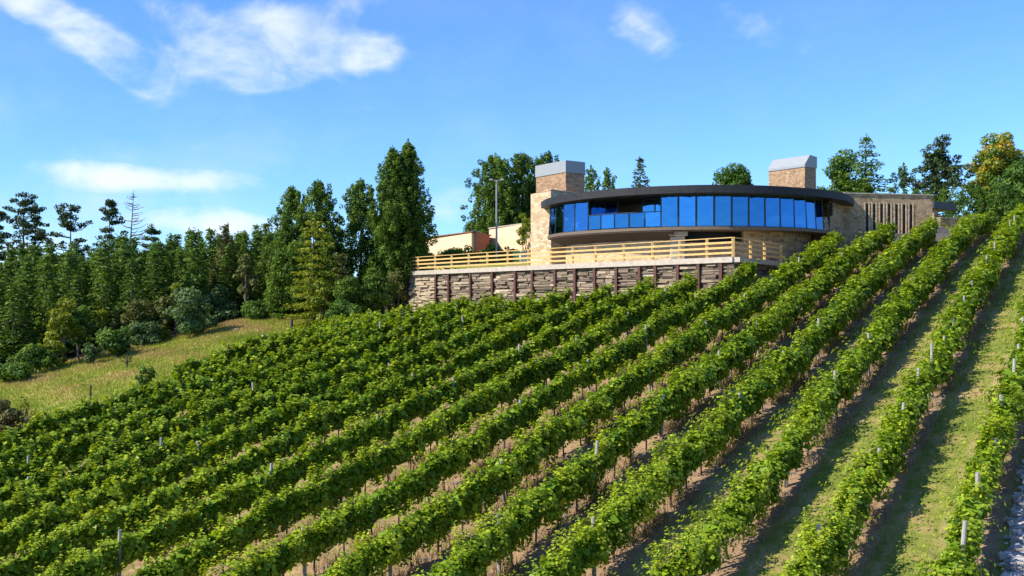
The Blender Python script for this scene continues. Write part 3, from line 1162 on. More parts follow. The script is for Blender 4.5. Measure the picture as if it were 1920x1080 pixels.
seg = offset(sub(low, SL, sB, sC, 6), 1.6)
b.strip(seg, offset(seg, 0.2), Z1 - 0.75, Z1)
hb(b, 'undercroft_wall', M_ROOF)
# tower wall at the left end, with the parapet that runs back to the chimney
b = MB()
b.prism([(1.45, 79.2), (2.95, 77.55), (3.8, 78.4), (2.4, 80.2)], ZT - 0.3, 8.72)
b.prism([(2.35, 78.212), (2.92, 77.585), (5.2, 78.7), (4.4, 79.9)], ZT - 0.35, Z1 - 0.04)
hb(b, 'tower_wall', M_PALE_SUNLIT)
b = MB()
b.prism([(2.62, 79.9), (3.0, 79.4), (7.6, 84.2), (7.2, 84.7)], Z4 + 0.0, 9.02)
b.prism([(2.5, 79.95), (3.0, 79.3), (7.7, 84.2), (7.2, 84.8)], 9.023, 9.10)
hb(b, 'parapet', M_PALE_SUNLIT)
# stone wall right of the glass
b = MB()
gend = (22.45, 72.3)
b.prism([gend, (24.3, 75.2), (24.44, 75.36), (24.3, 77.2), (21.9, 74.5)], 2.0, Z3 + 0.005)
hb(b, 'end_wall', M_STONE)
# room behind the glass
b = MB()
seg = offset(GLASS, 4.6)
seg = [q for i, q in enumerate(seg) if i % 6 == 0 and 4.2 < q[0] < 22]
b.strip(seg, offset(seg, 0.15), Z2 + 0.021, Z3)
hb(b, 'inner_wall', M_INNER)


def window(a, c, z0, z1, mat=M_GLASS, fw=0.042, name='window', label=None, lean=0.0):
    """A framed pane between the plan points a and c; the frame is the part, its pane the sub-part."""
    a, c = Vector((a[0], a[1], 0)), Vector((c[0], c[1], 0))
    d = (c - a).normalized()
    b = MB()
    up = Vector((0, 0, 1))
    inw = Vector((-d.y, d.x, 0)) * lean
    A0, C0_, A1, C1 = a + up * z0, c + up * z0, a + up * z1 + inw, c + up * z1 + inw
    e = d * (fw / 2)
    for p, q in ((A0 + e, A1 + e), (C0_ - e, C1 - e)):
        b.bar(p, q, 0.09, fw)
    for p, q in ((A0 + up * fw / 2 + d * fw, C0_ + up * fw / 2 - d * fw), (A1 - up * fw / 2 + d * fw, C1 - up * fw / 2 - d * fw)):
        b.bar(p, q, 0.085, fw)
    f = hb(b, name, M_FRAME)
    if label:
        f['label'] = label
    g = MB()
    e, k_, nn_ = d * fw * 0.9, (A1 - A0) * (fw * 0.9 / (z1 - z0)), Vector((d.y, -d.x, 0)) * 0.01
    g.quad_ring([[A0 + e + k_ + nn_, C0_ - e + k_ + nn_, C1 - e - k_ + nn_, A1 + e - k_ + nn_], [A0 + e + k_ - nn_, C0_ - e + k_ - nn_, C1 - e - k_ - nn_, A1 + e - k_ - nn_]])
    sub_of(g, 'pane', mat, f)
    return f


zb0, zb1 = Z2 + 0.01, Z3 - 0.005
sb1, sb2, s_end = s_of_px(GLASS, SG, 1103), s_of_px(GLASS, SG, 1239), SG[-1]
nl = 4
for i in range(nl):                      # the glazed corner on the left
    s0, s1 = sb1 * i / nl, sb1 * (i + 1) / nl
    window(pt_at(GLASS, SG, s0), pt_at(GLASS, SG, s1), zb0, zb1, M_GLASSC if i in (2, 3) else M_GLASS, lean=0.14 if i < 2 else 0.05)
b = MB()
_s1 = s_of_px(GLASS, SG, 1239)
seg = offset(sub(GLASS, SG, _s1, SG[-1], 16), 0.16)
b.strip(seg, offset(seg, 0.12), Z2 + 0.021, Z2 + 0.30)
hb(b, 'upstand', M_WHITE)
b = MB()
_k = (SG[-1] - _s1) / 12
seg = offset(sub(GLASS, SG, _s1 + 10.08 * _k, _s1 + 10.92 * _k, 3), 0.30)
b.strip(seg, offset(seg, 0.02), Z2 + 0.35, Z3 - 0.05)
hb(b, 'blind', M_WHITE)
n_r = 12
for i in range(n_r):                     # the long run of tall panes
    s0, s1 = sb2 + (s_end - sb2) * i / n_r, sb2 + (s_end - sb2) * (i + 1) / n_r
    if i < n_r - 1:
        window(pt_at(GLASS, SG, s0), pt_at(GLASS, SG, s1), zb0, zb1, M_GLASSC if i == n_r - 2 else M_GLASS, lean=min(0.14, 0.02 * max(0, i - 3)))
    else:                                # the last bay: a small casement swung open over a fixed pane
        a, c = pt_at(GLASS, SG, s0), pt_at(GLASS, SG, s1)
        window(a, c, zb0, zb0 + 1.02, lean=0.13)
        t = Vector((c[0] - a[0], c[1] - a[1]))
        nrm = Vector((t.y, -t.x)).normalized()
        window((a[0] + nrm.x * 0.55 + t.x * 0.15, a[1] + nrm.y * 0.55 + t.y * 0.15), (c[0] + nrm.x * 0.06, c[1] + nrm.y * 0.06), zb0 + 1.05, zb1 - 0.12, M_GLASS, 0.07, 'casement', 'open casement above a fixed pane')
# set-back glazing behind the balcony
pa, pb = pt_at(GLASS, SG, sb1), pt_at(GLASS, SG, sb2)
ch = Vector((pb[0] - pa[0], pb[1] - pa[1]))
nin = Vector((-ch.y, ch.x)).normalized()
q0 = Vector(pa) + nin * 2.6
q1 = Vector(pb) + nin * 1.2
for i in range(5):
    if i in (1, 2):
        continue                          # sliding doors stand open here
    window(q0.lerp(q1, i / 5), q0.lerp(q1, (i + 1) / 5), zb0, zb1, M_GLASS)
window(pb, (q1.x, q1.y), zb0, zb1, M_GLASS)
window(pa, (q0.x, q0.y), zb0, zb1, M_GLASSC)
# glass balustrade of the balcony
for i in range(5):
    s0, s1 = sb1 + (sb2 - sb1) * i / 5, sb1 + (sb2 - sb1) * (i + 1) / 5
    a, c = Vector((*pt_at(GLASS, SG, s0), 0)), Vector((*pt_at(GLASS, SG, s1), 0))
    d = (c - a).normalized()
    up = Vector((0, 0, 1))
    b = MB()
    b.bar(a + up * (Z2 + 1.06) + d * 0.0, c + up * (Z2 + 1.06), 0.06, 0.05)
    b.bar(a + up * Z2 + d * 0.03, a + up * (Z2 + 1.035) + d * 0.03, 0.05, 0.05)
    f = hb(b, 'balustrade', M_FRAME)
    g = MB()
    g.bar(a + up * (Z2 + 0.54) + d * 0.08, c + up * (Z2 + 0.54) - d * 0.03, 0.018, 0.94)
    sub_of(g, 'pane', M_GLASS, f)


def chimney(corner, left, right, zb, zbrick, zcap, hood, label):
    cx_, cy_ = corner
    l = Vector(left)
    r = Vector(right)
    A = Vector(corner) + l
    D = Vector(corner)
    Bc = Vector(corner) + r
    E_ = A + r
    b = MB()
    b.prism([tuple(A), tuple(D), tuple(Bc), tuple(E_)], zb, zbrick)
    ch_ = hb(b, 'chimney', M_BRICK)
    ch_['label'] = label
    ln, rn = l.normalized(), r.normalized()
    e = 0.06
    a2, d2, b2, e2 = A + ln * e - rn * e, D - ln * e - rn * e, Bc + rn * e - ln * e, E_ + ln * e + rn * e
    b = MB()
    if not hood:
        b.prism([tuple(a2), tuple(d2), tuple(b2), tuple(e2)], zbrick + 0.003, zcap)
        b.prism([tuple(a2 - ln * 0.2 + rn * 0.2), tuple(d2 + ln * 0.2 + rn * 0.2), tuple(b2 + ln * 0.2 - rn * 0.2), tuple(e2 - ln * 0.2 - rn * 0.2)], zcap + 0.002, zcap + 0.05)
    else:
        # a hood: its long front leans back, its ends are upright
        def sec(p, q):
            v = (q - p)
            return [(p.x, p.y, zbrick + 0.003), (p.x, p.y, zbrick + 0.22), ((p + v * 0.42).x, (p + v * 0.42).y, zcap), (q.x, q.y, zcap - 0.1), (q.x, q.y, zbrick + 0.003)]
        b.quad_ring([sec(a2, e2), sec(d2, b2)], True, True)
    sub_of(b, 'cap', M_ZINC, ch_, bevel=0.02)
    return ch_


chimney((4.31, 82.0), (-2.30, 3.30), (1.55, 1.08), Z4 - 0.05, 10.76, 11.72, False, 'stone chimney with a square zinc cap, above the left end')
chimney((22.3, 78.0), (-2.05, 2.75), (1.10, 0.82), Z4 - 0.05, 10.64, 11.62, True, 'stone chimney with a sloping zinc hood, above the right end')

# wing with slit windows
WA, WB = Vector((24.46, 75.36)), Vector((31.5, 76.7))
wd = (WB - WA).normalized()
wn = Vector((wd.y, -wd.x))            # towards the viewer
WL = (WB - WA).length
ZW0, ZW1 = 3.6, 8.32
slit_px = [1625.5, 1639, 1653, 1667, 1681, 1695, 1708]
slit_s = []
for p_ in slit_px:
    u = (p_ - CX) / FPX
    # WA + wd*s lies on the ray x = u*y
    slit_s.append((u * WA.y - WA.x) / (wd.x - u * wd.y))
zs0, zs1 = 5.45, 7.60
sw = 0.27


def wbox(b, s0, s1, d0, d1, z0, z1):
    p = [WA + wd * s0 - wn * d0, WA + wd * s1 - wn * d0, WA + wd * s1 - wn * d1, WA + wd * s0 - wn * d1]
    b.prism([tuple(q) for q in p], z0, z1)


b = MB()
wbox(b, 0, WL, 0, 0.45, zs1, ZW1)
wbox(b, 0, WL, 0, 0.45, ZW0, zs0)
cur = 0.0
for s in slit_s:
    wbox(b, cur, s - sw / 2, 0, 0.45, zs0 + 0.001, zs1 - 0.001)
    cur = s + sw / 2
wbox(b, cur, WL, 0, 0.45, zs0 + 0.001, zs1 - 0.001)
wbox(b, WL - 0.45, WL, 0.451, 6, ZW0, ZW1)
wbox(b, 0, 0.45, 0.451, 6, ZW0, ZW1)
wbox(b, 0.451, WL - 0.451, 5.5, 6, ZW0, ZW1)
wing = hb(b, 'wing_wall', M_STONE)
b = MB()
wbox(b, -0.05, WL + 0.08, -0.07, 0.5, ZW1 + 0.002, ZW1 + 0.08)
sub_of(b, 'coping', M_CONC, wing)
for s in slit_s:
    b = MB()
    for q in (s - sw / 2 - 0.085, s + sw / 2 + 0.0):
        wbox(b, q, q + 0.085, -0.03, 0.0 - 0.002, zs0 - 0.1, zs1 + 0.12)
    sl = hb(b, 'slit_window', M_PALE_SUNLIT)
    b = MB()
    wbox(b, s - sw / 2 + 0.002, s + sw / 2 - 0.002, 0.12, 0.15, zs0 + 0.002, zs1 - 0.002)
    sub_of(b, 'pane', M_DARK, sl)
b = MB()
wbox(b, 0.46, WL - 0.46, 0.46, 5.49, ZW1 - 0.6, ZW1 - 0.4)
hb(b, 'wing_roof', M_ROOF)
# flat dark roof and stone wall of the porch beyond the wing
b = MB()
b.prism([(33.6, 81.5), (36.3, 83.6), (34.8, 86.5), (32.2, 84.6)], 7.85, 8.42)
hb(b, 'porch_roof', M_ROOF)
b = MB()
b.prism([(33.8, 82.0), (34.2, 82.3), (33.6, 84.0), (33.2, 83.8)], 5.5, 7.85)
hb(b, 'porch_wall', M_STONE)

# terrace floor
b = MB()
edge_line = catmull([TA, TM, TB], 10)
b.prism(edge_line + [TC, (22.2, 75.4), (22.0, 80), (6, 80), (0.5, 90), (-7, 95)], ZT - 0.10, ZT)
o = b.build('terrace_paving', M_PAVE)
tag(o, 'pale terrace paving in front of the house', 'terrace', None, 'structure')

# retaining wall: stacked stone between rusty steel posts, concrete edge on top
wall = thing('retaining_wall', 'tall stacked stone retaining wall with rusty steel posts under the terrace', 'retaining wall', (TM[0], TM[1], ZT))
WBASE = Vector((TM[0], TM[1], ZT))
SE = arclen(edge_line)


def wall_part(b, name, mat, **kw):
    o = b.build(name, mat, wall, **kw)
    o.data.transform(Matrix.Translation(-WBASE))
    return o


b = MB()
full = edge_line + [TC]
b.strip(offset(edge_line, -0.28), offset(edge_line, 0.35), ZT - 0.32, ZT + 0.02)
wall_part(b, 'edge_beam', M_CONC)
b = MB()
b.bar((TB[0] + 0.02, TB[1] - 0.18, ZT - 0.16), (TC[0], TC[1], ZT - 0.16), 0.5, 0.3)
wall_part(b, 'edge_beam', M_CONC)
post_px = [768, 820, 844, 885, 926, 969, 1001, 1043.6, 1081, 1118, 1158.6, 1202, 1232, 1274, 1313, 1355]
ps = [s_of_px(edge_line, SE, p_) for p_ in post_px]


def infill(p, q, ztop, zbot, plain_=False):
    """Rough slabs stacked in courses from p to q."""
    p, q = Vector(p), Vector(q)
    d = (q - p)
    L = d.length
    d.normalize()
    n = Vector((d.y, -d.x))
    b = MB()
    M = Matrix(((d.x, n.x, 0, p.x), (d.y, n.y, 0, p.y), (0, 0, 1, 0), (0, 0, 0, 1)))
    b.box((0, -0.5, zbot), (L, -0.10, ztop - 0.02), 0.12, 0, M)
    z = zbot
    while z < ztop - 0.04:
        h = min(rnd.uniform(0.06, 0.22), ztop - z)
        x = 0.0
        bandt = rnd.uniform(0.25, 0.8)
        while x < L - 0.02:
            w = min(rnd.uniform(0.35, 1.3), L - x)
            if L - x - w < 0.15:
                w = L - x
            dep = rnd.uniform(-0.08, 0.16)
            tl = rnd.uniform(-0.03, 0.03)
            b.box((x + 0.01, -0.12, z + 0.008 + tl * 0.3), (x + w - 0.01, dep, z + h - rnd.uniform(0.004, 0.035)), min(1, max(0, bandt + rnd.uniform(-0.3, 0.3))) if not plain_ else rnd.uniform(0.8, 1.0), 0.014, M)
            x += w
        z += h
    return b


for i in range(len(ps)):
    s0 = ps[i]
    s1 = ps[i + 1] if i + 1 < len(ps) else SE[-1]
    if s1 - s0 > 0.3:
        a, c = pt_at(edge_line, SE, s0), pt_at(edge_line, SE, s1)
        zb_ = min(gz(a[0] - 0.5, a[1] - 0.8), gz(c[0] - 0.5, c[1] - 0.8)) - 0.5
        o = wall_part(infill(a, c, ZT - 0.33, zb_, i == 0), 'stone_infill', M_STACK)
        if i == 0:
            o['label'] = 'pale planked end bay'
for s in ps:
    a = pt_at(edge_line, SE, s)
    t = Vector(pt_at(edge_line, SE, s + 0.3)) - Vector(pt_at(edge_line, SE, s - 0.3))
    t.normalize()
    n = Vector((t.y, -t.x))
    zb_ = gz(a[0] + n.x * 0.6, a[1] + n.y * 0.6) - 0.4
    M = Matrix(((t.x, n.x, 0, a[0]), (t.y, n.y, 0, a[1]), (0, 0, 1, 0), (0, 0, 0, 1)))
    if s == ps[0]:
        M = M @ Matrix.Rotation(-0.10, 4, 'Y')
        M.translation = (a[0], a[1], 0)
    b = MB()
    b.box((-0.11, 0.20, zb_), (0.11, 0.23, ZT - 0.33), 0.5, 0, M)      # outer flange
    b.box((-0.11, -0.06, zb_), (0.11, -0.035, ZT - 0.33), 0.5, 0, M)    # inner flange
    b.box((-0.02, -0.035, zb_), (0.02, 0.20, ZT - 0.33), 0.5, 0, M)     # web
    wall_part(b, 'steel_post', M_RUST)
o = wall_part(infill((TB[0], TB[1]), TC, ZT - 0.33, 0.8), 'stone_infill', M_STACK)

# timber fence along the terrace edge
fence = thing('timber_fence', 'new yellow timber post and rail fence along the terrace edge', 'fence', (TM[0], TM[1], ZT))
FB = WBASE


def fence_part(b, name, **kw):
    o = b.build(name, M_TIMBER, fence, **kw)
    o.data.transform(Matrix.Translation(-FB))
    return o


f_in = offset(edge_line, 0.12)
SF = arclen(f_in)
fp = [pt_at(f_in, SF, s_of_px(f_in, SF, p_)) for p_ in (784, 816, 847, 879, 914, 952, 991, 1033, 1074, 1117, 1170, 1224, 1275, 1326)]
fp.append((TB[0] - 0.05, TB[1] + 0.25))
fp = [pt_at(f_in, SF, 0.1)] + fp
side = [(TB[0] + (TC[0] - TB[0]) * f, TB[1] + (TC[1] - TB[1]) * f + 0.1) for f in (0.32, 0.62, 1.0)]
allp = fp + side
for i, p in enumerate(allp):
    b = MB()
    b.box((p[0] - 0.085, p[1] - 0.072, ZT + 0.02), (p[0] + 0.085, p[1] + 0.072, ZT + 1.18))
    fence_part(b, 'post', bevel=0.012)
for p, q in zip(allp, allp[1:]):
    p, q = Vector((*p, 0)), Vector((*q, 0))
    d = (q - p).normalized()
    n = Vector((d.y, -d.x, 0))
    for z_, h_ in ((0.28, 0.125), (0.60, 0.125), (0.91, 0.125)):
        b = MB()
        b.bar(p + d * 0.0 + n * 0.09 + Vector((0, 0, ZT + z_)), q + n * 0.09 + Vector((0, 0, ZT + z_)), 0.035, h_)
        fence_part(b, 'rail')
    b = MB()
    b.bar(p + Vector((0, 0, ZT + 1.21)), q + Vector((0, 0, ZT + 1.21)), 0.16, 0.05)
    fence_part(b, 'top_rail')

# low outbuilding left of the house
shed = thing('outbuilding', 'long low cream rendered outbuilding with reddish boarded end', 'outbuilding', tuple(at(860, 470, 101)))
SB = at(860, 470, 101)


def shed_part(b, name, mat, **kw):
    o = b.build(name, mat, shed, **kw)
    o.data.transform(Matrix.Translation(-SB))
    return o


pA, pB, pC = at(768, 446, 112), at(884, 437, 100), at(918, 434, 104.5)
pD, pE = at(917, 429, 106), at(1000, 420, 98)
zr = pB.z
b = MB()
b.prism([(pA.x, pA.y), (pB.x, pB.y), (pB.x + 0.4, pB.y + 0.5), (pA.x + 0.4, pA.y + 0.5)], 2.5, zr)
shed_part(b, 'wall', M_RENDER)
b = MB()
b.prism([(pB.x + 0.402, pB.y + 0.2), (pC.x, pC.y), (pC.x - 0.2, pC.y + 0.4), (pB.x + 0.402, pB.y + 0.8)], 2.5, zr + 0.06)
shed_part(b, 'boarded_end', M_REDWOOD)
b = MB()
b.prism([(pD.x, pD.y), (pE.x, pE.y), (pE.x + 0.3, pE.y + 0.6), (pD.x + 0.3, pD.y + 0.6)], 2.5, pD.z)
shed_part(b, 'wall', M_RENDER)
b = MB()
b.prism([(pA.x - 0.2, pA.y - 0.25), (pB.x + 0.1, pB.y - 0.3), (pC.x + 0.2, pC.y + 0.1), (pC.x - 2, pC.y + 6), (pA.x + 3, pA.y + 8)], zr + 0.062, zr + 0.16)
shed_part(b, 'roof', M_REDWOOD)
b = MB()
b.prism([(pD.x - 0.1, pD.y - 0.1), (pE.x + 0.1, pE.y - 0.15), (pE.x + 0.4, pE.y + 4), (pD.x + 0.3, pD.y + 5)], pD.z + 0.002, pD.z + 0.09)
shed_part(b, 'roof', M_CONC)

q = pB.lerp(pC, 0.45)
b = MB()
dd = (pC - pB).normalized()
nd = Vector((dd.y, -dd.x, 0))
b.bar(Vector((q.x, q.y, 5.2)) + nd * 0.06 - dd * 0.45 + Vector((0, 0, 0.55)), Vector((q.x, q.y, 5.2)) + nd * 0.06 + dd * 0.45 + Vector((0, 0, 0.55)), 0.08, 1.5)
shed_part(b, 'window', M_FRAME)


def low_wall(name, label, px0, px1, y0, y1, z0, z1, th, mat, cap):
    a, c = Vector(((px0 - CX) / FPX * y0, y0, 0)), Vector(((px1 - CX) / FPX * y1, y1, 0))
    r = thing(name, label, 'wall', (a.x, a.y, z0))
    d = c - a
    n = Vector((-d.y, d.x, 0)).normalized() * th
    P = [(0, 0), (d.x, d.y), (d.x + n.x, d.y + n.y), (n.x, n.y)]
    b = MB()
    b.prism(P, -0.6, z1 - z0 - 0.06)
    b.build('masonry', mat, r)
    b = MB()
    e = d.normalized() * 0.04
    m = n.normalized() * 0.04
    b.prism([(-e.x - m.x, -e.y - m.y), (d.x + e.x - m.x, d.y + e.y - m.y), (d.x + e.x + n.x + m.x, d.y + e.y + n.y + m.y), (n.x + m.x - e.x, n.y + m.y - e.y)], z1 - z0 - 0.058, z1 - z0)
    b.build('coping', cap, r)


low_wall('garden_wall', 'low pale concrete wall at the foot of the slit windows', 1672, 1712, 73.2, 73.8, 4.4, 5.25, 0.25, M_CONC, M_CONC)
low_wall('garden_wall', 'low pale concrete wall right of the wing between two vine rows', 1748, 1790, 75.4, 76.0, 4.6, 5.9, 0.25, M_CONC, M_CONC)
low_wall('stone_wall', 'low stone wall under the dark porch roof right of the wing', 1764, 1816, 80.2, 81.0, 4.6, 7.0, 0.4, M_STONE, M_CONC)

# two bins by the tower
for px_, lb_, mt_ in ((968, 'green wheeled bin left of its twin by the stone tower', M_BIN), (982, 'blue grey wheeled bin right against the stone tower', M_BINB)):
    x_ = (px_ - CX) / FPX * 92
    r = thing('wheeled_bin', lb_, 'bin', (x_, 92, 3.88))
    b = MB()
    b.quad_ring([[(-0.24, -0.26, 0.08), (0.24, -0.26, 0.08), (0.24, 0.26, 0.08), (-0.24, 0.26, 0.08)], [(-0.30, -0.34, 1.0), (0.30, -0.34, 1.0), (0.30, 0.34, 1.0), (-0.30, 0.34, 1.0)]])
    b.build('body', mt_, r, bevel=0.03)
    b = MB()
    b.box((-0.32, -0.37, 1.003), (0.32, 0.36, 1.08))
    b.build('lid', mt_, r, bevel=0.03)
    for sx in (-1, 1):
        b = MB()
        b.tube([(0.25 * sx - 0.03, 0.30, 0.10), (0.25 * sx + 0.03, 0.30, 0.10)], 0.10, 12)
        b.build('wheel', M_FRAME, r)

# lamp post
pb_ = at(931, 462, 93)
pt_ = at(931, 338, 93)
lamp = thing('lamp_post', 'tall thin galvanised lamp post with two small heads behind the terrace', 'lamp post', (pb_.x, pb_.y, 3.8))
H = pt_.z - 3.8
b = MB()
b.tube([(0, 0, 0), (0, 0, 1.2), (0, 0, 1.25), (0, 0, H)], [0.13, 0.13, 0.10, 0.075], 10)
b.build('pole', M_GALV, lamp)
b = MB()
b.bar((-0.5, 0, H - 0.02), (0.5, 0, H - 0.02), 0.07, 0.07)
b.build('crossarm', M_GALV, lamp)
for sx in (-1, 1):
    b = MB()
    M = Matrix.Translation((0.5 * sx, -0.05, H + 0.06)) @ Matrix.Rotation(0.5, 4, 'X')
    b.box((-0.17, -0.18, -0.05), (0.17, 0.08, 0.06), 0.5, 0, M)
    b.build('lamp_head', M_GALV, lamp, bevel=0.03)

# furniture on the terrace and inside
def chair(loc, rz, mat, label):
    r = thing('chair', label, 'chair', loc, rz, 'chairs behind the glass front')
    b = MB()
    b.box((-0.26, -0.26, 0.40), (0.26, 0.26, 0.50))
    b.build('seat', mat, r, bevel=0.03)
    b = MB()
    M = Matrix.Translation((0, 0.25, 0.48)) @ Matrix.Rotation(-0.15, 4, 'X')
    b.box((-0.26, -0.03, 0), (0.26, 0.05, 0.55), 0.5, 0, M)
    b.build('backrest', mat, r, bevel=0.03)
    for sx in (-1, 1):
        for sy in (-1, 1):
            b = MB()
            b.tube([(0.21 * sx, 0.21 * sy, 0.40), (0.24 * sx, 0.25 * sy, 0.0)], [0.025, 0.018], 6)
            b.build('leg', M_FRAME, r)


chair((5.15, 73.6, Z2 + 0.02), 2.8, M_CUSHION, 'orange padded chair behind the corner glass at the left end')
chair((5.75, 73.1, Z2 + 0.02), 3.4, M_CUSHION, 'orange padded chair nearest the balcony, behind the glass')
tb = thing('table', 'small table under a white cloth inside the corner window', 'table', (6.3, 72.7, Z2 + 0.02))
b = MB()
b.tube([(0, 0, 0.70), (0, 0, 0.74)], 0.5, 20)
b.tube([(0, 0, 0.40), (0, 0, 0.698)], [0.53, 0.5], 20)
b.build('tablecloth', M_WHITE, tb)
b = MB()
b.tube([(0, 0, 0.0), (0, 0, 0.04), (0, 0, 0.40)], [0.25, 0.06, 0.05], 10)
b.build('pedestal', M_FRAME, tb)


# ------------------------------------------------------------------ trees and shrubs


def blob_leaves(blobs, dens, size, rng, asp=0.8, up=0.2, along=None, shell=(0.55, 1.05), tvar=0.13):
    """Leaves strewn through the outer part of ellipsoids (cx,cy,cz,rx,ry,rz,tone)."""
    B = np.array(blobs, float)
    area = (B[:, 3] * B[:, 4] + B[:, 3] * B[:, 5] + B[:, 4] * B[:, 5]) * 4.19
    cnt = np.maximum(4, (area * dens / (size * size)).astype(int))
    idx = np.repeat(np.arange(len(B)), cnt)
    n = len(idx)
    d = rand_dirs(n, rng)
    r = rng.uniform(shell[0] ** 2, shell[1] ** 2, n) ** 0.5
    P = B[idx, :3] + d * B[idx, 3:6] * r[:, None]
    nr = d / B[idx, 3:6]
    nr /= np.linalg.norm(nr, axis=1, keepdims=True)
    nr = nr + rng.normal(size=(n, 3)) * 0.5 + np.array([0, 0, up])
    al = None
    if along == 'up':
        al = d * 0.6 + np.array([0, 0, 1.0])
    elif along == 'out':
        c = B[idx, :3].copy()
        c[:, 2] = 0
        al = c / (np.linalg.norm(c, axis=1, keepdims=True) + 1e-6) + d * 0.4
    s = size * rng.uniform(0.65, 1.3, n)
    V, F = leaf_quads(P, nr, s, asp, rng, 0.15, al)
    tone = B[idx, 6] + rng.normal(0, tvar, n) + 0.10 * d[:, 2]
    return V, F, tone


def fir_blobs(rng, H, Rr, z0=0.06, lev=0.5, per=7, droop=0.25, power=0.85, ragged=0.25):
    out = []
    z = H * z0
    while z < H * 0.97:
        f = 1 - z / H
        rr = Rr * f ** power * (1 - 0.25 * max(0, 0.2 - z / H) / 0.2)
        a0 = rng.uniform(0, 6.28)
        n = max(3, int(per * (0.45 + 0.55 * f)))
        for k in range(n):
            a = a0 + k * 6.283 / n + rng.normal(0, 0.15)
            L = rr * rng.uniform(1 - ragged, 1 + ragged * 0.6)
            tone = rng.uniform(0.25, 0.6)
            m = max(1, int(L / 0.55))
            for j in range(m):
                q = (j + 0.75) / m
                rad = L * q
                zz_ = z - droop * L * q + 0.15 * L * q * q
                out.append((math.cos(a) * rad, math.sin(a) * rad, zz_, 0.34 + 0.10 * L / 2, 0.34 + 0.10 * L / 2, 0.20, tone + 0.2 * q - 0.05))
        z += lev * (0.75 + 0.5 * f) * rng.uniform(0.8, 1.2)
    out.append((0, 0, H * 0.95, 0.12, 0.12, H * 0.05, 0.5))
    return out


def cypress_blobs(rng, H, Rr, z0=0.05, foot=0.75, lump=0.9, power=0.6, n=90):
    """Upswept sprays in an uneven spindle."""
    out = []
    ph = rng.uniform(0, 6.28)
    for i in range(n):
        f = (i + rng.uniform(0, 1)) / n
        z = H * (z0 + (0.985 - z0) * f)
        prof = Rr * (1 + 0.16 * math.sin(i * 0.37 + ph) + 0.14 * math.sin(f * 17 + 2 * ph)) * min(1, ((1 - f) / (1 - 0.35)) ** power) * (foot + (1 - foot) * min(1, f / 0.30))
        a = i * 2.399 + rng.normal(0, 0.3)
        rad = prof * rng.uniform(0.30, 1.12)
        s = lump * 0.72 * (0.45 + 0.65 * (1 - f)) * rng.uniform(0.6, 1.35)
        s = min(s, 0.2 + prof * 0.8)
        out.append((math.cos(a) * rad, math.sin(a) * rad, z, s * 0.58, s * 0.58, s * 0.85, rng.uniform(0.1, 0.75)))
    for i in range(n // 6):
        f = rng.uniform(0.15, 0.95)
        prof = Rr * min(1, ((1 - f) / 0.65) ** power)
        a = rng.uniform(0, 6.28)
        rad = prof * rng.uniform(1.0, 1.32)
        s = lump * rng.uniform(0.22, 0.42)
        out.append((math.cos(a) * rad, math.sin(a) * rad, H * (z0 + (0.985 - z0) * f) + 0.3, s * 0.5, s * 0.5, s * 0.7, rng.uniform(0.2, 0.7)))
    for i in range(7):
        f = 0.80 + 0.19 * i / 6
        w = 0.10 + Rr * 0.55 * (1 - f)
        out.append((rng.normal(0, 0.08), rng.normal(0, 0.08), H * f, w, w, H * 0.035, 0.5))
    return out


def broad_blobs(rng, H, Rr, z0=0.25, n=40, s=0.32):
    out = []
    cz = H * (z0 + 1) / 2
    hz = H * (1 - z0) / 2
    for i in range(n):
        d = rand_dirs(1, rng)[0]
        r = rng.uniform(0.35, 0.92)
        w = Rr * s * rng.uniform(0.65, 1.3)
        skew = 1 - 0.25 * d[2]
        out.append((d[0] * Rr * r * skew, d[1] * Rr * r * skew, cz + d[2] * hz * r, w, w, w * 0.8, rng.uniform(0.25, 0.7)))
    return out


def pine_blobs(rng, H, Rr, z0=0.35, lev=0.8, n=5, flat=0.30):
    """Separate level plates of needles on long limbs."""
    out, limbs = [], []
    z = H * z0
    while z < H * 0.97:
        f = (z / H - z0) / (1 - z0)
        env = Rr * 1.3 * (0.55 + 0.75 * math.sin(min(1, f * 1.15 + 0.18) * 3.0)) * (1.05 - 0.62 * f)
        for k in range(rng.integers(2, n + 1)):
            a = rng.uniform(0, 6.28)
            L = env * rng.uniform(0.3, 1.15)
            zt_ = z + L * rng.uniform(-0.05, 0.55)
            limbs.append(((0, 0, z), (math.cos(a) * L * 0.55, math.sin(a) * L * 0.55, z + L * 0.06), (math.cos(a) * L, math.sin(a) * L, zt_)))
            for q in (0.5, 0.75, 1.0):
                if rng.uniform() < 0.2:
                    continue
                w = rng.uniform(0.28, 0.62) * (0.75 + 0.2 * Rr / 2.5)
                out.append((math.cos(a) * L * q + rng.normal(0, 0.2), math.sin(a) * L * q + rng.normal(0, 0.2), z + (zt_ - z) * q + rng.normal(0.1, 0.15), w, w, w * flat * 1.6, rng.uniform(0.2, 0.65)))
        z += lev * rng.uniform(0.6, 1.3)
    out.append((0, 0, H * 0.97, 0.35, 0.35, 0.35, 0.5))
    return out, limbs


def trunk_bm(rng, H, r, limbs=(), lean=0.0, curve=0.0):
    b = MB()
    pts, rad = [], []
    for i in range(7):
        f = i / 6
        pts.append((lean * f + curve * math.sin(f * 3.1), curve * 0.4 * math.sin(f * 2.2), -0.3 + (H + 0.3) * f))
        rad.append(r * (1 - 0.86 * f) * (1.25 if i == 0 else 1))
    b.tube(pts, rad, 8)
    for L in limbs:
        n = len(L)
        b.tube(list(L), [max(0.012, r * 0.36 * (1 - 0.75 * i / (n - 1))) for i in range(n)], 5)
    return b


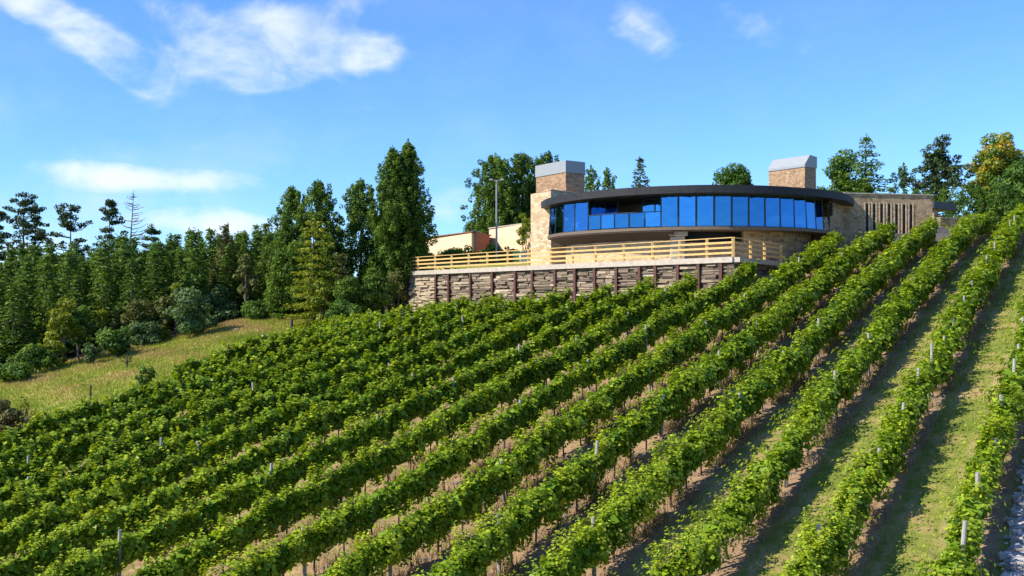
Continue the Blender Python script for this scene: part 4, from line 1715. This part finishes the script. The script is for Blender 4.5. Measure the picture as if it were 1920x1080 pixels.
def tree(name, label, cat, px, top, base, wpx, style, mat, y=None, group=None, bark=None, seed=0, size=None, z0=None, dens=2.0, zg=None, **kw):
    rng = np.random.default_rng(1000 + seed + int(px) * 7)
    if y is None:
        y = depth_of(px, base)
    x = (px - CX) / FPX * y
    zb_ = gz(x, y) if zg is None else zg
    H = (HY - top) / FPX * y - zb_
    Rr = wpx / FPX * y / 2
    root = thing(name, label, cat, (x, y, zb_), 0, group)
    size = size or max(0.15, min(0.34, y / 380))
    bark = bark or M_BARK
    along, limbs, asp, up = None, (), 0.8, 0.2
    if style == 'fir':
        B = fir_blobs(rng, H, Rr, z0 or 0.06, **kw)
        along, asp, size, dens = 'out', 0.42, size * 1.2, dens * 1.15
    elif style == 'cypress':
        B = cypress_blobs(rng, H, Rr, z0 or 0.05, **kw)
        along, asp, size, dens = 'out', 0.5, size * 0.92, dens * 1.15
    elif style == 'pine':
        B, limbs = pine_blobs(rng, H, Rr, z0 or 0.35, **kw)
        asp, along = 0.55, 'up'
    elif style == 'bush':
        B = broad_blobs(rng, H * 1.0, Rr, 0.02, kw.get('n', 22), 0.38)
    else:
        B = broad_blobs(rng, H, Rr, z0 or 0.22, kw.get('n', 46), kw.get('s', 0.30))
        sel = [B[i] for i in range(0, len(B), 4)]
        limbs = [((0, 0, H * 0.18 + 0.10 * H * (i % 4)), (q[0] * 0.5, q[1] * 0.5, q[2] * 0.62), (q[0], q[1], q[2])) for i, q in enumerate(sel)]
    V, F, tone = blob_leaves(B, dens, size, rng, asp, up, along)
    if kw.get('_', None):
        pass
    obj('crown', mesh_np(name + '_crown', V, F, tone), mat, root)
    if style == 'bush':
        b = MB()
        for i in range(4):
            a = i * 1.6 + rng.uniform(0, 1)
            b.tube([(0, 0, -0.2), (math.cos(a) * Rr * 0.3, math.sin(a) * Rr * 0.3, H * 0.35), (math.cos(a) * Rr * 0.6, math.sin(a) * Rr * 0.6, H * 0.7)], [0.05, 0.035, 0.015], 5)
        b.build('stem', bark, root)
    else:
        trunk_bm(rng, H * 0.93, max(0.10, H * 0.016), limbs, 0, rng.normal(0, 0.06)).build('trunk', bark, root)
    return root


# dense plantation of young conifers on the left: shared crowns, each tree a thing of its own
variants = []
for i in range(9):
    rng = np.random.default_rng(300 + i)
    Hn = 9.0
    B = fir_blobs(rng, Hn, rng.uniform(1.5, 2.0), 0.08, 0.42, 8, 0.05 + 0.10 * rng.uniform(), 1.0, 0.35)
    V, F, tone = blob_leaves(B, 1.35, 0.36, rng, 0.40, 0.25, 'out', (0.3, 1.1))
    cme = mesh_np('conifer_crown', V, F, tone)
    cme.materials.append(M_CONIF)
    to = trunk_bm(rng, Hn * 0.95, 0.11).build('trunk', M_BARK)
    variants.append((cme, to.data))
    bpy.data.objects.remove(to)


def plantation():
    rng = np.random.default_rng(77)
    n = 0
    for gy in np.arange(58, 119, 2.4):
        for gx in np.arange(-78, -8, 2.4):
            x = gx + rng.uniform(-0.8, 0.8) + (1.2 if int(round(gy / 2.4)) % 2 else 0)
            y = gy + rng.uniform(-0.8, 0.8)
            px = CX + FPX * x / y
            f = polyx(FOREST, y) - x
            if f < 4.6 or px < -130 or px > 550 or n >= 296:
                continue
            if px > 500 and f < 6:
                continue
            zb_ = gz(x, y)
            # the skyline of the wood, from the photograph
            sky_ = np.interp(px, [-200, 0, 60, 120, 200, 280, 330, 400, 450, 500, 560], [490, 482, 476, 470, 462, 452, 448, 440, 432, 428, 440])
            want = (HY - sky_) / FPX * y - zb_
            back = sstep(66, 100, y)
            Hh = (want * (rng.uniform(0.84, 1.04) if rng.uniform() < 0.85 else 1.14) if back > 0.5 else min(want * 0.9, rng.uniform(5.5, 8.5)))
            Hh = max(4.0, min(Hh, 15.0))
            v = variants[rng.integers(9)]
            root = thing('conifer', 'young dark green conifer in the dense plantation left of the house', 'conifer', (x, y, zb_ - 0.1), rng.uniform(0, 6.28), 'conifers of the plantation')
            sc_ = Hh / 9.0
            root.scale = (0.72 + 0.45 * sc_, 0.72 + 0.45 * sc_, sc_)
            link(bpy.data.objects.new('crown', v[0]), root)
            link(bpy.data.objects.new('trunk', v[1]), root)
            n += 1


plantation()

PG = 'tall pines on the skyline'
tree('pine_tree', 'tall dark pine cut by the left edge of the photo', 'pine', -8, 384, 0, 55, 'pine', M_PINE, 116, PG, z0=0.42)
tree('pine_tree', 'tallest twin-stemmed looking pine on the skyline at far left', 'pine', 45, 358, 0, 95, 'pine', M_PINE, 116, PG, z0=0.38, n=5)
tree('pine_tree', 'slimmer pine close behind the tallest skyline pine', 'pine', 66, 380, 0, 70, 'pine', M_PINE, 119, PG, z0=0.38)
tree('pine_tree', 'broad pine with open layered crown between tallest pine and narrow pine', 'pine', 132, 382, 0, 84, 'pine', M_PINE, 116, PG, z0=0.36, n=5)
tree('pine_tree', 'narrow dark pine just left of the bare tree', 'pine', 206, 376, 0, 54, 'pine', M_PINE, 116, PG, z0=0.34, n=5)
tree('pine_tree', 'low open pine just right of the bare tree', 'pine', 284, 420, 0, 50, 'pine', M_PINE, 114, PG, z0=0.45)


def bare_tree():
    px, y = 236, 115
    x = (px - CX) / FPX * y
    zb_ = gz(x, y)
    H = (HY - 357) / FPX * y - zb_
    root = thing('bare_tree', 'leaning nearly leafless dead conifer on the skyline among the pines', 'tree', (x, y, zb_))
    rng = np.random.default_rng(4)
    lean = 0.9
    limbs, B = [], []
    for i in range(34):
        f = rng.uniform(0.50, 0.97)
        a = rng.choice([0.0, math.pi]) + rng.normal(0, 0.7)
        L = (1.02 - f) * 4.2 * rng.uniform(0.5, 1.1) + 0.3
        p = (lean * f, 0, H * f)
        q = (p[0] + math.cos(a) * L * 0.6, math.sin(a) * L * 0.6, p[2] + L * 0.10)
        r = (p[0] + math.cos(a) * L, math.sin(a) * L, p[2] + L * 0.32)
        limbs.append((p, q, r))
        if rng.uniform() < 0.4:
            B.append((r[0], r[1], r[2], 0.22, 0.22, 0.10, 0.4))
    trunk_bm(rng, H, 0.17, limbs, lean).build('trunk', M_BARKG, root)
    V, F, tone = blob_leaves(B, 0.25, 0.2, rng, 0.35, 0.2, 'up')
    obj('crown', mesh_np('bare_crown', V, F, tone), M_PINE, root)


bare_tree()

# along the edge of the wood
SHR = 'shrubs and small trees along the edge of the wood'
EDGE = [
    (28, 578, 690, 62, 'broad', M_OLIVE, 'olive tinged young tree at the left end of the wood edge'),
    (118, 563, 684, 62, 'broad', M_LIME, 'bright yellow green young tree, brightest along the wood edge'),
    (148, 572, 676, 46, 'broad', M_DECID, 'mid green slim tree touching the brightest young tree'),
    (97, 632, 692, 54, 'bush', M_LIME, 'rounded yellow green bush in front of the brightest young tree'),
    (62, 648, 702, 66, 'bush', M_CYPR, 'dark green bush left of the rounded yellow green bush'),
    (24, 688, 716, 66, 'bush', M_DECID, 'low green bush at the lower left end of the wood edge'),
    (173, 643, 682, 34, 'bush', M_BLUEG, 'small grey green bush standing right of the brightest young tree'),
    (219, 612, 670, 64, 'bush', M_DECID, 'round green bush with a small dark sapling before it'),
    (194, 588, 650, 48, 'broad', M_LIME, 'yellow green tree behind the round green bush'),
    (226, 576, 645, 40, 'broad', M_OLIVE, 'olive young tree right above the round green bush'),
    (262, 558, 645, 58, 'broad', M_OLIVE, 'wide olive tree in the middle of the wood edge'),
    (302, 554, 638, 52, 'broad', M_OLIVE, 'olive brown tree left of the big blue green bush'),
    (272, 606, 648, 60, 'bush', M_BLUEG, 'low blue green bush under the wide olive tree'),
    (303, 614, 640, 26, 'bush', M_LIME, 'tiny yellow green bush below the olive brown tree'),
    (356, 540, 632, 76, 'bush', M_BLUEG, 'big blue green bush bulging onto the meadow'),
    (386, 590, 618, 40, 'bush', M_BLUEG, 'small blue green bush at the foot of the big one'),
    (412, 546, 602, 62, 'bush', M_BLUEG, 'blue green bush between the big one and the thin pale tree'),
    (461, 474, 596, 46, 'broad', M_OLIVE, 'thin pale trunked tree standing forward at the wood edge'),
    (424, 424, 592, 50, 'cypress', M_OLIVE, 'tall pale olive tree rising above the plantation tops'),
    (360, 500, 612, 56, 'broad', M_DECID, 'light green tree behind the big blue green bush'),
    (330, 530, 622, 42, 'broad', M_LIME, 'fresh green young tree left above the big blue green bush'),
    (482, 572, 598, 58, 'bush', M_DECID, 'low green bush by the foot of the thin pale tree'),
    (520, 560, 590, 50, 'bush', M_DECID, 'low green bush where the meadow narrows below the tall trees'),
]
for i, (px, tp_, bs_, w_, st_, mt_, lb_) in enumerate(EDGE):
    tree('shrub' if st_ == 'bush' else 'young_tree', lb_, 'shrub' if st_ == 'bush' else 'tree', px, tp_ - 4, bs_, w_ * 1.08, st_, mt_, None, SHR, bark=M_BARKG, seed=i, size=0.21, **({'n': 30} if st_ == 'broad' else {}))

# the tall group left of the terrace
TG = 'tall trees left of the terrace'
tree('conifer_tree', 'slim dark conifer with open crown, leftmost of the tall group', 'conifer', 548, 352, 0, 92, 'cypress', M_CYPR, 88, TG, n=260, z0=0.12, power=0.45, lump=1.15)
tree('conifer_tree', 'dark conifer with broken top standing above the yellow green tree', 'conifer', 598, 340, 0, 96, 'cypress', M_CYPR, 87, TG, n=260, z0=0.12, power=0.45, lump=1.15)
tree('conifer_tree', 'dark conifer with airy top left of the tallest one', 'conifer', 676, 337, 0, 112, 'cypress', M_CYPR, 90, TG, n=320, power=0.55, lump=1.1)
tree('cypress_tree', 'left stem of the tallest twin-topped conifer beside the terrace', 'conifer', 735, 276, 0, 88, 'cypress', M_CYPR, 88.5, TG, n=420, z0=0.14, power=0.6, lump=1.1, foot=0.5)
tree('cypress_tree', 'right stem, higher top of the twin-topped conifer beside the terrace', 'conifer', 765, 264, 0, 84, 'cypress', M_CYPR, 89.5, TG, n=420, z0=0.18, power=0.6, lump=1.1, foot=0.45)
tree('larch_tree', 'drooping yellow green tree in front of the dark conifers', 'tree', 588, 402, 572, 112, 'fir', M_LIME, 82.0, TG, lev=0.6, per=8, droop=0.30, power=0.5, ragged=0.45, dens=1.3)
tree('larch_tree', 'soft olive tree between the drooping tree and the tallest conifer', 'tree', 640, 470, 572, 74, 'fir', M_OLIVE, 84.0, TG, lev=0.6, per=8, droop=0.25, power=0.45, ragged=0.45, dens=1.3)
tree('conifer_tree', 'light green young conifer at the corner of the plantation', 'conifer', 530, 428, 0, 58, 'fir', M_CYPR, 87, TG, dens=1.4)
tree('shrub', 'bright yellow bush below the tall trees', 'shrub', 608, 508, 574, 62, 'bush', M_LIME, 80.5, TG, size=0.2)
tree('shrub', 'dark green bush right of the bright yellow bush', 'shrub', 650, 514, 578, 64, 'bush', M_CYPR, 80.5, TG, size=0.2)
tree('shrub', 'green leafy bush at the foot of the tallest conifer', 'shrub', 698, 500, 575, 62, 'bush', M_CYPR, 82.0, TG, size=0.2)
tree('shrub', 'straggly brownish bush against the end of the retaining wall', 'shrub', 742, 498, 580, 46, 'bush', M_OLIVE, 83.5, TG, size=0.2, dens=0.8)
tree('shrub', 'low scrub where the vines meet the tall trees', 'shrub', 640, 560, 590, 70, 'bush', M_DECID, 79.0, TG, size=0.18)

# behind the house
BG = 'trees behind the house'
tree('conifer_tree', 'broad light-sided conifer behind the lamp post', 'conifer', 928, 292, 0, 104, 'cypress', M_CYPR, 113, BG, zg=3, n=400, power=0.36, lump=1.3)
tree('conifer_tree', 'wide dark conifer just left of the left chimney', 'conifer', 978, 288, 0, 126, 'cypress', M_CONIF, 116, BG, zg=3, n=460, power=0.32, lump=1.3)
tree('conifer_tree', 'dark conifer whose top shows above the left chimney', 'conifer', 1026, 286, 0, 104, 'cypress', M_CONIF, 118, BG, zg=3, n=330, power=0.4, lump=1.3)
tree('shrub', 'bright yellow green bush left of the stone tower', 'shrub', 984, 396, 440, 44, 'bush', M_LIME, 99, BG, zg=4.4, size=0.2)
tree('cypress_tree', 'light green conifer top right beside the left chimney', 'conifer', 1108, 314, 0, 92, 'cypress', M_CYPR, 108, BG, zg=5, n=130, lump=0.8)
tree('cypress_tree', 'light green conifer top a step right of the left chimney', 'conifer', 1140, 316, 0, 86, 'cypress', M_CYPR, 110, BG, zg=5, n=130, lump=0.8)
tree('fir_tree', 'small pointed blue green spruce above the middle of the roof', 'conifer', 1200, 292, 0, 132, 'fir', M_PINE, 122, BG, zg=4, lev=0.5, power=0.9, dens=1.7)
tree('broadleaf_tree', 'round leafy tree top above the roof left of the hooded chimney', 'tree', 1377, 306, 0, 110, 'broad', M_DECID, 122, BG, zg=4, n=60)
tree('broadleaf_tree', 'loose light green tree right of the hooded chimney', 'tree', 1580, 284, 0, 110, 'broad', M_DECID, 112, BG, zg=4, n=54)
tree('fir_tree', 'tall pointed spruce rising above the slit window wing', 'conifer', 1624, 246, 0, 215, 'fir', M_CYPR, 104, BG, zg=4, lev=0.55, power=0.95, dens=1.7)
tree('conifer_tree', 'dark ragged conifer between the tall spruce and the tiered pine', 'conifer', 1694, 308, 0, 130, 'cypress', M_CONIF, 110, BG, zg=4, n=80, lump=1.0)
tree('cedar_tree', 'dark tiered pine with a rugged flat top over the wing', 'pine', 1756, 262, 0, 112, 'pine', M_PINE, 104, BG, zg=4, z0=0.25, n=9, lev=0.5)
tree('broadleaf_tree', 'tree turning orange among green at the right edge', 'tree', 1874, 234, 0, 130, 'broad', M_AUTUMN, 106, BG, zg=4, n=80, z0=0.1, s=0.24)
tree('broadleaf_tree', 'green broad tree at the right edge in front of the orange one', 'tree', 1914, 282, 0, 120, 'broad', M_DECID, 101, BG, zg=4, n=60, z0=0.05)
HG = 'tall hedge shrubs beyond the wing'
for i, (px, tp_, w_) in enumerate(((1716, 356, 66), (1768, 352, 74), (1806, 346, 70), (1842, 352, 64), (1880, 345, 70))):
    tree('hedge_shrub', ['hedge shrub showing just over the wing wall', 'hedge shrub behind the dark porch roof', 'hedge shrub above the low stone porch wall', 'hedge shrub below the tree turning orange', 'rightmost hedge shrub, at the top of the second vine row'][i],
         'hedge', px, tp_, 0, w_, 'cypress', M_CYPR if i % 2 else M_DECID, 97.5 + (i % 2), HG, zg=4.5 + (2.0 if i > 2 else 0), n=60, power=0.22, lump=1.0)
# shrubs behind the terrace fence
FG = 'low shrubs behind the terrace fence'
for px, tp_, w_, mt_, lb_ in ((812, 478, 44, M_DECID, 'low green shrub behind the left end of the fence'), (850, 465, 60, M_DECID, 'leafy green shrub before the cream outbuilding wall'),
                              (880, 464, 40, M_DECID, 'small shrub before the reddish boarded end'), (925, 456, 46, M_DECID, 'low shrub at the foot of the lamp post'),
                              (955, 458, 34, M_LIME, 'yellow green shrub right of the lamp post')):
    tree('terrace_shrub', lb_, 'shrub', px, tp_, 490, w_, 'bush', mt_, 93.5, FG, zg=3.6, size=0.17)
# shrubs on the meadow
MG = 'small plants on the meadow'
tree('shrub', 'brown dried bush at the left edge above the vines', 'shrub', 12, 742, 798, 66, 'bush', M_BROWNB, 49.5, MG, size=0.13)
tree('shrub', 'thin yellow green weed beside the brown bush', 'shrub', 46, 728, 788, 26, 'bush', M_LIME, 50.5, MG, size=0.12, dens=0.9)
tree('shrub', 'small dark shrub at the vineyard corner below the meadow', 'shrub', 56, 764, 800, 26, 'bush', M_BROWNB, 49.0, MG, size=0.12)
tree('shrub', 'dark bush standing at the top edge of the vines', 'shrub', 272, 676, 716, 34, 'bush', M_CYPR, 58.0, MG, size=0.13)
tree('sapling', 'thin sapling on the meadow before the round green bush', 'sapling', 238, 660, 690, 22, 'broad', M_OLIVE, None, MG, size=0.12, dens=0.9, n=12)


# small things on the meadow and by the house
def stake(px, top, base, y, r, mat, label, name='meadow_post'):
    x = (px - CX) / FPX * y
    zb_ = gz(x, y)
    h = (HY - top) / FPX * y - zb_
    root = thing(name, label, 'post', (x, y, zb_))
    b = MB()
    b.tube([(0, 0, -0.2), (0.02, 0, h * 0.6), (0.03, 0, h)], [r, r * 0.95, r * 0.9], 8)
    b.build('shaft', mat, root)
    b = MB()
    b.tube([(0.03, 0, h + 0.001), (0.03, 0, h + 0.03)], [r * 0.9, r * 0.4], 8)
    b.build('tip', mat, root)
    return root


stake(169, 722, 745, 57.0, 0.06, M_BARK, 'short dark post on the meadow by the vines')
stake(492, 628, 648, 70.0, 0.08, M_WHITE, 'short white post at the top edge of the vines')
stake(722, 538, 580, 82.5, 0.16, M_BARKG, 'grey broken tree stump below the tallest conifer', 'tree_stump')
stake(546, 598, 624, 75.0, 0.13, M_BARK, 'dark leaning stump where the meadow narrows', 'tree_stump')


def rock(px, py, y, s, label):
    x = (px - CX) / FPX * y
    me = bpy.data.meshes.new('rock')
    bm = bmesh.new()
    bmesh.ops.create_icosphere(bm, subdivisions=3, radius=s)
    for v in bm.verts:
        v.co *= 1 + 0.18 * math.sin(v.co.x * 9 / s + v.co.y * 5 / s) * math.sin(v.co.z * 4 / s + 1) + rnd.uniform(-0.04, 0.04)
        v.co.z *= 0.6
    bm.to_mesh(me)
    bm.free()
    o = obj('rock', me, M_ROCK)
    o.location = (x, y, gz(x, y) + s * 0.2)
    tag(o, label, 'rock')


rock(444, 620, depth_of(444, 620), 0.24, 'pale rock lying on the upper meadow')
